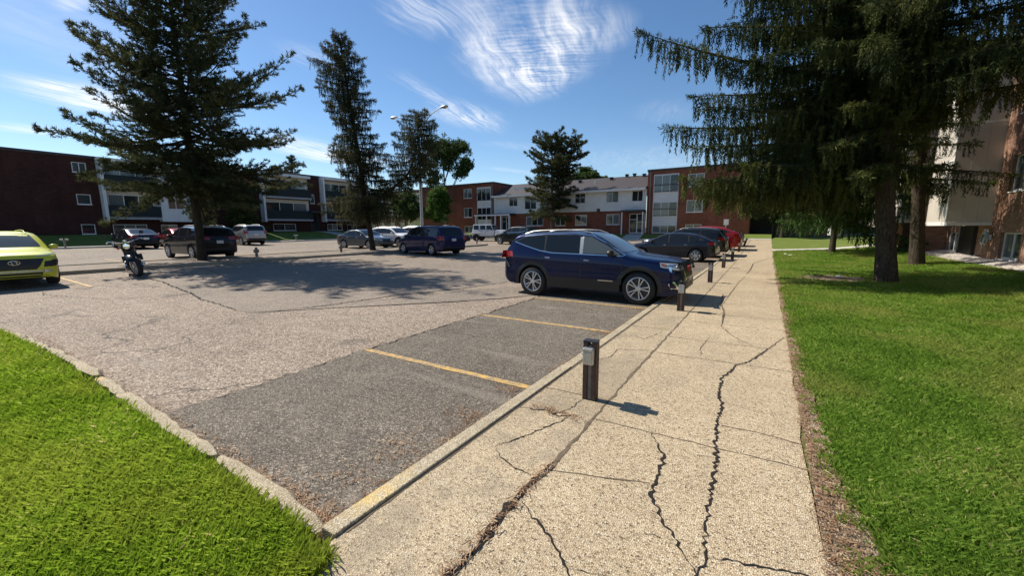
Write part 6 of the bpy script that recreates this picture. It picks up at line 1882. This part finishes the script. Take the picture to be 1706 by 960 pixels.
# --- motorcycle on its stand, front wheel turned
def make_bike(loc, heading):
    Bk_ = empty('motorcycle', loc, heading); Bk_.scale = (1.12, 1.12, 1.12); tag(Bk_, 'black cruiser motorcycle leaning on its stand beside the median kerb', 'motorcycle')
    lean = rad(9)
    def L(o):
        o.rotation_euler = (lean, 0, 0); return o
    def wheel(x, r, w, turn):
        we = empty('wheel', (x, 0, r)); we.parent = Bk_; we.rotation_euler = (lean, 0, turn)
        t = MB().lathe([(r - .10, -w * .35), (r - .05, -w * .5), (r - .01, -w * .3), (r, 0), (r - .01, w * .3), (r - .05, w * .5), (r - .10, w * .35)], 32, 'y', closed=True)
        t.build('tyre', M['rubber'], we, 50)
        q = MB().lathe([(r - .12, -.04), (r - .095, -.05), (r - .095, .05), (r - .12, .04)], 32, 'y', closed=True)
        q.lathe([(.002, -.06), (.05, -.06), (.05, .06), (.002, .06)], 16, 'y')
        for k in range(9):
            a = 2 * math.pi * k / 9
            q.tube([(.04 * math.sin(a), 0, .04 * math.cos(a)), ((r - .11) * math.sin(a + .15), 0, (r - .11) * math.cos(a + .15))], [.018, .012], 6)
        q.build('rim', M['alloy'], we, 50)
        MB().lathe([(.06, .07), (.15, .07), (.15, .078), (.06, .078)], 20, 'y').build('brake_disc', M['galv'], we, 40)
    wheel(.80, .33, .13, .35); wheel(-.80, .32, .17, 0)
    m = MB()
    m.tube([(.42, 0, .86), (.25, .10, .80), (-.45, .13, .66), (-.78, .13, .33)], .022, 7).tube([(.42, 0, .86), (.25, -.10, .80), (-.45, -.13, .66), (-.78, -.13, .33)], .022, 7)
    m.tube([(.44, 0, .80), (.36, .12, .35), (.1, .13, .22), (-.35, .13, .24), (-.5, .12, .6)], .022, 7).tube([(.44, 0, .80), (.36, -.12, .35), (.1, -.13, .22), (-.35, -.13, .24), (-.5, -.12, .6)], .022, 7)
    L(m.build('frame', M['black'], Bk_, 50))
    e = MB().box(-.22, .26, -.14, .14, .24, .46)
    for k, (x, t) in enumerate(((.12, .25), (-.12, -.25))):
        for q in range(7):
            z = .48 + q * .034; e.lathe([(.002, z), (.105, z), (.105, z + .02), (.002, z + .02)], 14, 'z', (x + math.sin(t) * (q * .034), 0, 0))
    e.lathe([(.002, -.2), (.12, -.19), (.13, -.14), (.13, .14), (.12, .19), (.002, .2)], 18, 'y', (-.02, 0, .36))
    L(e.build('engine', M['alloy_dark'], Bk_, 40))
    tnk = MB().lathe([(.002, -.16), (.09, -.14), (.14, -.02), (.155, .12), (.14, .28), (.10, .38), (.002, .42)], 18, 'x', (.0, 0, .84))
    L(MB().add([(x, y * 1.05, .84 + (z - .84) * .85) for x, y, z in tnk.v], tnk.f).build('fuel_tank', M['p_black'], Bk_, 50))
    st = MB().lathe([(.002, -.62), (.10, -.58), (.15, -.42), (.13, -.25), (.09, -.12), (.002, -.10)], 14, 'x', (0, 0, .76))
    L(MB().add([(x, y * 1.1, .74 + (z - .76) * .5) for x, y, z in st.v], st.f).build('seat', M['black'], Bk_, 50))
    vs, fs = [], []
    for j in range(13):
        a = rad(20 + 130 * j / 12)
        for y, dr in ((-.10, -.03), (-.07, 0), (.07, 0), (.10, -.03)):
            vs.append((-.80 + (.38 + dr) * math.cos(a), y, .32 + (.38 + dr) * math.sin(a)))
    for j in range(12):
        for k in range(3): fs.append((j * 4 + k, j * 4 + k + 1, j * 4 + k + 5, j * 4 + k + 4))
    L(MB().add(vs, fs).build('rear_fender', M['p_black'], Bk_, 50))
    fk = MB()
    for s in (-1, 1):
        fk.tube([(.80, s * .10, .33), (.66, s * .10, .62)], .030, 8).tube([(.66, s * .10, .60), (.46, s * .10, 1.02)], .020, 8)
    fk.box(.44, .56, -.13, .13, .92, .96).box(.52, .62, -.12, .12, .74, .78)
    L(fk.build('front_fork', M['black'], Bk_, 50))
    fv, ff = [], []
    for j in range(11):
        a = rad(25 + 110 * j / 10)
        for y, dr in ((-.085, -.03), (-.05, 0), (.05, 0), (.085, -.03)):
            fv.append((.80 + (.375 + dr) * math.cos(a), y, .33 + (.375 + dr) * math.sin(a)))
    for j in range(10):
        for k in range(3): ff.append((j * 4 + k, j * 4 + k + 1, j * 4 + k + 5, j * 4 + k + 4))
    L(MB().add(fv, ff).build('front_fender', M['p_black'], Bk_, 50))
    hb = MB().tube([(.22, .42, 1.10), (.34, .36, 1.13), (.44, .14, 1.06), (.46, 0, 1.04), (.44, -.14, 1.06), (.34, -.36, 1.13), (.22, -.42, 1.10)], .014, 7)
    hb.tube([(.18, .42, 1.09), (.30, .385, 1.12)], .02, 8).tube([(.18, -.42, 1.09), (.30, -.385, 1.12)], .02, 8)
    bar = L(hb.build('handlebar', M['chrome'], Bk_, 50))
    for s in (-1, 1):
        mm = MB().tube([(.34, s * .33, 1.13), (.36, s * .40, 1.27)], .007, 5).lathe([(.002, -.015), (.055, -.012), (.055, .012), (.002, .015)], 14, 'x', (.36, s * .43, 1.30))
        L(mm.build('mirror', M['black'], Bk_, 50))
        L(MB().lathe([(.002, .03), (.035, .02), (.035, -.03), (.002, -.05)], 10, 'x', (.52, s * .20, .90)).build('turn_signal', M['amber'], Bk_, 50))
        L(MB().tube([(-.45, s * .2, .62), (-.75, s * .22, .62)], .001, 3).box(-.95, -.50, s * .19 - .055, s * .19 + .055, .42, .62).build('saddlebag', M['black'], Bk_, bevel=.03))
        ex = MB().tube([(.15, s * .12, .42), (.22, s * .2, .30), (.0, s * .21, .22), (-.45, s * .21, .24)], .024, 8).tube([(-.42, s * .21, .24), (-1.0, s * .21, .28)], [.04, .046], 10)
        L(ex.build('exhaust_pipe', M['chrome'], Bk_, 50))
        L(MB().tube([(.22, s * .12, .26), (.22, s * .34, .26)], .016, 6).build('foot_peg', M['black'], Bk_))
    L(MB().lathe([(.002, .66), (.075, .655), (.085, .63), (.075, .55), (.03, .50), (.002, .50)], 18, 'x', (0, 0, .93)).build('headlight', M['chrome'], Bk_, 50))
    L(MB().lathe([(.002, -.03), (.05, -.02), (.05, .02), (.002, .03)], 12, 'z', (.44, 0, 1.10)).build('gauge', M['chrome'], Bk_, 50))
    L(MB().box(-1.19, -1.15, -.06, .06, .60, .67).build('tail_light', M['red_lens'], Bk_, bevel=.01))
    MB().tube([(-.05, .12, .24), (-.02, .34, .02)], .012, 6).tube([(-.02, .34, .02), (.05, .38, .012)], .014, 6).build('side_stand', M['galv'], Bk_)
make_bike((-18.85, 4.95, zc(-18.9, 4.9)), -.28)
# ---------------------------------------------------------------- outlet posts, lamp, signs
def make_post(loc, label, tilt=0.0, ty=0.0):
    p = empty('outlet_post', loc); p.rotation_euler = (ty, tilt, RNG.uniform(-.06, .06))
    tag(p, label, 'outlet post', 'outlet posts along the pavement')
    MB().box(-.066, -.020, -.045, .045, -.1, .585).box(.020, .066, -.045, .045, -.1, .585).build('post_board', M['wood_dark'], p, bevel=.004)
    MB().box(-.0195, .0195, -.030, .030, -.1, .55).build('metal_channel', M['wood_grey'], p, bevel=.003)
    MB().box(-.068, .068, -.047, .047, .5855, .592).build('cap', M['black'], p)
    b = MB().box(-.052, .052, -.098, -.0455, .37, .535).build('outlet_box', M['galv'], p, bevel=.010)
    MB().box(-.040, .040, -.108, -.0985, .385, .50).build('outlet_cover', M['galv'], b, bevel=.004)
    MB().box(-.046, .046, -.113, -.0985, .503, .530).build('hinge_cap', M['galv'], b, bevel=.004)
    b2 = MB().box(-.052, .052, .0455, .098, .37, .535).build('outlet_box', M['galv'], p, bevel=.010)
    MB().box(-.040, .040, .0985, .108, .385, .50).build('outlet_cover', M['galv'], b2, bevel=.004)
    MB().tube([(-.052, -.07, .47), (-.068, -.07, .47)], .012, 8).tube([(-.052, -.07, .43), (-.066, -.07, .43)], .008, 8).build('conduit_plug', M['galv'], b)
    return p
PL = ['nearest brown outlet post, grey metal box facing the camera, casting a shadow on the walk', 'brown outlet post right at the nose of the dark blue crossover',
      'brown outlet post first beyond the dark blue crossover', 'brown outlet post between the third post and the black hatchback tail', 'brown outlet post beside the tail of the blue black hatchback',
      'brown outlet post beside the red car tail', 'leaning brown outlet post at the far end of the pavement kerb']
for i, (x, y) in enumerate([(-1.35, 3.57), (-1.36, 8.51), (-1.36, 13.45), (-1.42, 18.55), (-1.42, 23.54), (-1.40, 28.5), (-1.36, 33.6)]):
    make_post((x, y, float(zw(x, y))), PL[i], [0, .01, -.01, .015, 0, .05, .30][i], .02 if i == 2 else 0)

def make_stub(loc, label, rz=0.0):
    p = empty('outlet_post', loc, rz); tag(p, label, 'outlet post', 'outlet posts in the median')
    MB().box(-.05, .05, -.05, .05, -.15, .42).build('post', M['wood_grey'], p, bevel=.008)
    MB().box(-.04, .04, -.13, .13, .22, .34).build('cross_board', M['wood_grey'], p, bevel=.006)
    MB().lathe([(.07, .40), (.075, .44), (.06, .49), (.03, .515), (.002, .52)], 14, 'z').build('cap', M['wood_grey'], p, 50)
    for s in (-1, 1):
        MB().box(-.05, .05, s * .10 - .035, s * .10 + .035, .342, .40).build('outlet_box', M['galv'], p, bevel=.008)
SL = ['weathered outlet post just behind the motorcycle', 'weathered outlet post right of the tall pine and black crossover', 'weathered outlet post alone between the two tall pines', 'small weathered outlet post in front of the white jeep']
for i, (x, y) in enumerate([(-22.9, 5.85), (-22.9, 10.9), (-22.6, 15.75), (-22.4, 29.6)]):
    make_stub((x, y, float(zm(x, y))), SL[i], .1 * i)
for i, (x, y, lb) in enumerate([(-42.75, 7.5, 'pale topped outlet post before dark lawn, right of the yellow crossover'), (-43.0, 24.6, 'small outlet post before the shaded lawn left of the entrance path'), (-43.2, 36.3, 'small outlet post at the far kerb past the entrance path')]):
    p = empty('outlet_post', (x, y, float(zleft(x, y)))); tag(p, lb, 'outlet post', 'outlet posts at the far kerb')
    MB().box(-.05, .05, -.05, .05, -.1, .5).build('post', M['wood_grey'], p, bevel=.006)
    for s in (-1, 1): MB().box(-.06, .06, s * .13 - .09, s * .13 + .09, .5, .62).build('outlet_box', M['galv'], p, bevel=.01)

lp = empty('street_lamp', (-21.9, 22.2, float(zm(-21.9, 22.2)))); tag(lp, 'pale steel lamp post with two curved arms rising behind the minivan', 'street lamp')
H_ = 7.6
MB().tube([(0, 0, -.1), (0, 0, .5), (0, 0, H_)], [.13, .12, .075], 12).build('pole', M['pole'], lp, 50)
MB().lathe([(.2, -.05), (.2, .06), (.14, .12)], 14, 'z').build('base_plate', M['pole'], lp, 40)
for s in (-1, 1):
    pts = []
    for t in np.linspace(0, 1, 14):
        a = t * 1.42
        pts.append((s * 2.25 * (1 - math.cos(a)) / (1 - math.cos(1.42)) * .98, 0, H_ - .25 + 2.35 * math.sin(a) / math.sin(1.42)))
    arm = MB().tube(pts, np.linspace(.045, .03, 14), 8).build('arm', M['pole'], lp, 50)
    hx, hz = pts[-1][0], pts[-1][2]
    hd = MB().lathe([(.002, -.12), (.05, -.1), (.075, 0), (.14, .2), (.155, .38), (.12, .55), (.04, .63), (.002, .64)], 16, 'x')
    v_ = [(hx + s * x, y, hz + .015 + z * .62 + .02 * x) for x, y, z in hd.v]
    he = MB().add(v_, hd.f).build('lamp_head', M['galv'], lp, 50)
    g_ = MB().lathe([(.002, -.055), (.06, -.05), (.11, -.02), (.125, .0)], 16, 'z')
    MB().add([(hx + s * (.36 + x * 1.2), y * .95, hz - .06 + z) for x, y, z in g_.v], g_.f).build('lens', M['lamp_glass'], he, 50)

def sign(loc, rz, label, w, h, hp):
    s = empty('parking_sign', loc, rz); tag(s, label, 'sign')
    MB().tube([(0, 0, -.2), (0, 0, hp)], .025, 8).build('post', M['pole'], s)
    MB().box(-w / 2, w / 2, -.045, -.03, hp - h, hp - .02).build('panel', M['white'], s, bevel=.004)
sign((-3.4, 44.0, 1.0 - .25), 0, 'small white sign on a thin post before the brick end block bay', .42, .55, 1.75)
sign((-31.4, 43.6, .8), 0, 'white sign panel on a post by the canopied entrance behind the jeep', .42, .8, 2.1)

# ---------------------------------------------------------------- grass, litter
def scatter(name, pts, rot, scl, tpl, nper, mat, tone_rng, label=None, seed=3):
    """real little blades: template repeated at every point, all one mesh"""
    rng = np.random.default_rng(seed)
    c, s = np.cos(rot), np.sin(rot)
    t = tpl[None]
    X = (t[..., 0] * c[:, None] - t[..., 1] * s[:, None]) * scl[:, None] + pts[:, 0:1]
    Y = (t[..., 0] * s[:, None] + t[..., 1] * c[:, None]) * scl[:, None] + pts[:, 1:2]
    Z = t[..., 2] * scl[:, None] + pts[:, 2:3]
    V = np.stack([X, Y, Z], -1).reshape(-1, 3)
    n = len(V) // nper
    x, y = pts[:, 0], pts[:, 1]
    low = .45 + .13 * np.sin(x * 2.1 + 1.7 * np.sin(y * 1.1)) * np.sin(y * 1.9 + x * .6) + .09 * np.sin(x * 5.3 + y * 2.2) * np.sin(y * 6.1 - x * 1.7)
    base = np.repeat(low + rng.normal(0, .07, len(pts)), len(tpl) // nper)
    tone = np.clip(base + rng.normal(0, .20, n), 0, 1)
    me = fast_mesh(name, V, nper, n, tone)
    o = link(name, me, mat)
    o['kind'] = 'stuff'
    if label: o['label'] = label
    return o

def blade_template(n, r, h, w, rng, lean=.5):
    out = []
    for i in range(n):
        x, y = rng.normal(0, r, 2); a = rng.uniform(0, 6.28); hh = h * rng.uniform(.55, 1.25)
        d = np.array([math.cos(a), math.sin(a)]) * lean * hh * rng.uniform(.3, 1.2); p = np.array([-math.sin(a), math.cos(a)]) * w / 2
        m = np.array([x, y]) + d * .35
        e = np.array([x, y]) + d
        out += [(x - p[0], y - p[1], -.01), (x + p[0], y + p[1], -.01), (m[0] + p[0] * .8, m[1] + p[1] * .8, hh * .6), (e[0], e[1], hh)]
    return np.array(out)

def grass_points(poly, zf, d0, near, far, seed, power=1.6, keep=None):
    """density d0 per square metre near the camera, thinning with distance"""
    rng = np.random.default_rng(seed)
    xs = [p[0] for p in poly]; ys = [p[1] for p in poly]
    out = []
    x0, x1, y0, y1 = min(xs), max(xs), min(ys), max(ys)
    n = int((x1 - x0) * (y1 - y0) * d0)
    P = rng.uniform((x0, y0), (x1, y1), (n, 2))
    D = np.hypot(P[:, 0], P[:, 1])
    pr = np.clip((near / np.maximum(D, .5)) ** power, 0, 1) * (D < far)
    P = P[rng.uniform(size=n) < pr]
    ins = np.zeros(len(P), bool); j = len(poly) - 1
    for i in range(len(poly)):
        xi, yi = poly[i]; xj, yj = poly[j]
        ins ^= ((yi > P[:, 1]) != (yj > P[:, 1])) & (P[:, 0] < (xj - xi) * (P[:, 1] - yi) / (yj - yi + 1e-12) + xi)
        j = i
    P = P[ins]
    # only what a view from near the camera could see
    fw = ROT @ np.array([0, 0, 1.]); fw = fw[:2] / np.linalg.norm(fw[:2])
    V = P + fw * 1.5
    cosv = (V @ fw) / (np.linalg.norm(V, axis=1) + 1e-9)
    P = P[cosv > math.cos(rad(66))]
    if keep is not None: P = P[keep(P, rng)]
    D = np.hypot(P[:, 0], P[:, 1])
    return np.column_stack([P, zf(P[:, 0], P[:, 1])]), D

rg_ = np.random.default_rng(77)
tplA = blade_template(20, .036, .046, .0036, rg_, .9)
FL = [(-1.80, -3), (-1.80, .96), (-2.1, 1.03), (-5, 1.06), (-8, 1.02), (-10.3, .88), (-11.5, .64), (-12.4, .1), (-12.9, -.7), (-12.9, -6), (-1.8, -6)]
gp, gd = grass_points(FL, zfl, 1700, 2.6, 14, 1, 1.25)
scatter('grass', gp, rg_.uniform(0, 6.28, len(gp)), rg_.uniform(.75, 1.25, len(gp)) * np.clip(.8 + gd * .07, .8, 1.4), tplA, 4, M['blade_lush'], None, 'lush bright green grass filling the lawn in the near corner')
RL = [(.40, .4), (.45, 1.2), (.45, 2.2), (.43, 3.0), (.42, 4.0), (.42, 5.5), (.42, 7.0), (.42, 9.5), (.42, 12), (.42, 18), (.40, 29.5), (6.3, 33), (6.3, 29.6), (6.75, 18), (14, 18), (14, 1)]
def keepf(P, rng):
    d = np.hypot((P[:, 0] - 1.9) / 1.3, (P[:, 1] - 16.4) / 1.3) + rng.normal(0, .22, len(P))
    edge = np.interp(P[:, 1], [0, 1, 2.2, 3, 5, 8, 30], [.80, .74, .66, .57, .50, .46, .42]) + .05 * np.sin(P[:, 1] * 5.1) * np.sin(P[:, 1] * 2.3)
    wild = rng.uniform(size=len(P)) < .07 + np.clip((P[:, 0] - edge) / .16 + .5, 0, 1)
    patchy = np.sin(P[:, 0] * 1.7 + 1.3 * np.sin(P[:, 1] * .9)) * np.sin(P[:, 1] * 1.3 + .8) * .5 + .5
    return wild & (d > .9) & (rng.uniform(size=len(P)) > .35 * patchy)
gp, gd = grass_points(RL, lambda x, y: zl(x, y) - .01, 1700, 2.6, 32, 2, 1.25, keepf)
scatter('grass', gp, rg_.uniform(0, 6.28, len(gp)), rg_.uniform(.7, 1.2, len(gp)) * np.clip(.8 + gd * .05, .8, 1.7), tplA, 4, M['blade'], None, 'short green grass of the lawn beside the pavement')
# clipped edges spilling over the edging and the walk
ep = []
for k in range(900):
    x = -1.75 - 11 * rg_.uniform() ** 2; y = float(np.interp(x, [-12, -10.3, -8, -2.1, -1.8], [.42, .87, 1.02, 1.04, .93])) + rg_.normal(0, .015)
    ep.append((x, y, float(zfl(x, y))))
for k in range(500):
    y = -1 + 2.05 * rg_.uniform(); x = -1.80 + rg_.normal(0, .035); ep.append((x, y, float(zfl(x, y))))
ep = np.array(ep)
scatter('grass_edge', ep, rg_.uniform(0, 6.28, len(ep)), rg_.uniform(.7, 1.15, len(ep)), tplA, 4, M['blade_lush'], None, 'longer grass spilling over the lawn edging')
# dead needles and leaf scraps
lt = []
for i in range(4):
    a = rg_.uniform(0, 6.28); x, y = rg_.normal(0, .022, 2); L = .012 * rg_.uniform(.7, 1.6); w = .0016
    d = np.array([math.cos(a), math.sin(a)]); p = np.array([-d[1], d[0]])
    z = rg_.uniform(.003, .010)
    for q in ((-d * L + p * w), (-d * L - p * w), (d * L - p * w), (d * L + p * w)):
        lt.append((x + q[0], y + q[1], z + rg_.uniform(0, .004)))
lt = np.array(lt)
LP = []
for k in range(1500):     # along the stall side of the kerb
    y = 1.2 + 22 * rg_.uniform() ** 2.2; x = -2.03 - abs(rg_.normal(0, .025 + .06 * (math.sin(y * 3.1) > .5)))
    LP.append((x, y, float(zg(x, y)) + .008))
for (cx_, cy_, n, s) in ((-2.35, 2.05, 60, .10), (-2.25, 2.75, 55, .09), (-2.2, 3.5, 40, .07), (-2.4, 1.6, 45, .12), (-2.2, 6.3, 50, .12), (-2.3, 8.6, 40, .12)):
    for k in range(n):
        x, y = cx_ + rg_.normal(0, s * 1.3), cy_ + rg_.normal(0, s); x = min(x, -2.02)
        LP.append((x, y, float(zg(x, y)) + .009))
for k in range(700):     # along the edging
    x = -2 - 8 * rg_.uniform() ** 1.6; y = 1.24 + abs(rg_.normal(0, .05)); LP.append((x, y, float(zg(x, y)) + .008))
for k in range(2600):     # on the bare strip by the lawn
    y = .7 + 17 * rg_.uniform() ** 1.8; x = .36 + abs(rg_.normal(.03, .13 if y < 3 else .07)); LP.append((x, y, float(zl(x, y)) + .006))
for k in range(80):      # in the open joint
    y = 1.25 + 1.2 * rg_.uniform(); x = -1.185 + rg_.normal(0, .012); LP.append((x, y, float(zw(x, y)) + .005))
for k in range(60):
    x, y = -1.5 + rg_.normal(0, .14), 3.12 + rg_.normal(0, .04); LP.append((x, y, float(zw(x, y)) + .005))
for k in range(900):      # below the pines
    a, r = rg_.uniform(0, 6.28), 2.4 * rg_.uniform() ** .6; x, y = -22.3 + r * math.cos(a) * .6, 8.4 + r * math.sin(a)
    if -24 < x < -21.1: LP.append((x, y, float(zm(x, y)) + .005))
for k in range(1500):     # below the spruces
    a, r = rg_.uniform(0, 6.28), 2.6 * rg_.uniform() ** .5; x, y = 2.5 + r * math.cos(a), 16.2 + r * math.sin(a)
    LP.append((x, y, float(zl(x, y)) + .012))
LP = np.array(LP)
scatter('leaf_litter', LP, rg_.uniform(0, 6.28, len(LP)), rg_.uniform(.7, 1.5, len(LP)), lt, 4, M['litter'], None, 'brown dead needles and leaf scraps along the kerbs')
# stones pale among the gravel bed, scraps of paper on the lawn
for i, (x, y, lb) in enumerate([(.95, 27.2, 'white paper scrap on the grass near the walk end'), (2.1, 16.8, 'pale scrap of litter on the bare soil under the huge spruce'), (1.15, 26.6, 'second small white scrap on the lawn, nearer than its twin')]):
    m = MB().add([(-.09, -.06, 0), (.08, -.07, .02), (.10, .05, .01), (-.07, .07, .03), (0, 0, .05)], [(0, 1, 4), (1, 2, 4), (2, 3, 4), (3, 0, 4)])
    o = m.build('paper_scrap', M['white']); o.location = (x, y, float(zl(x, y)) + .03); tag(o, lb, 'litter')
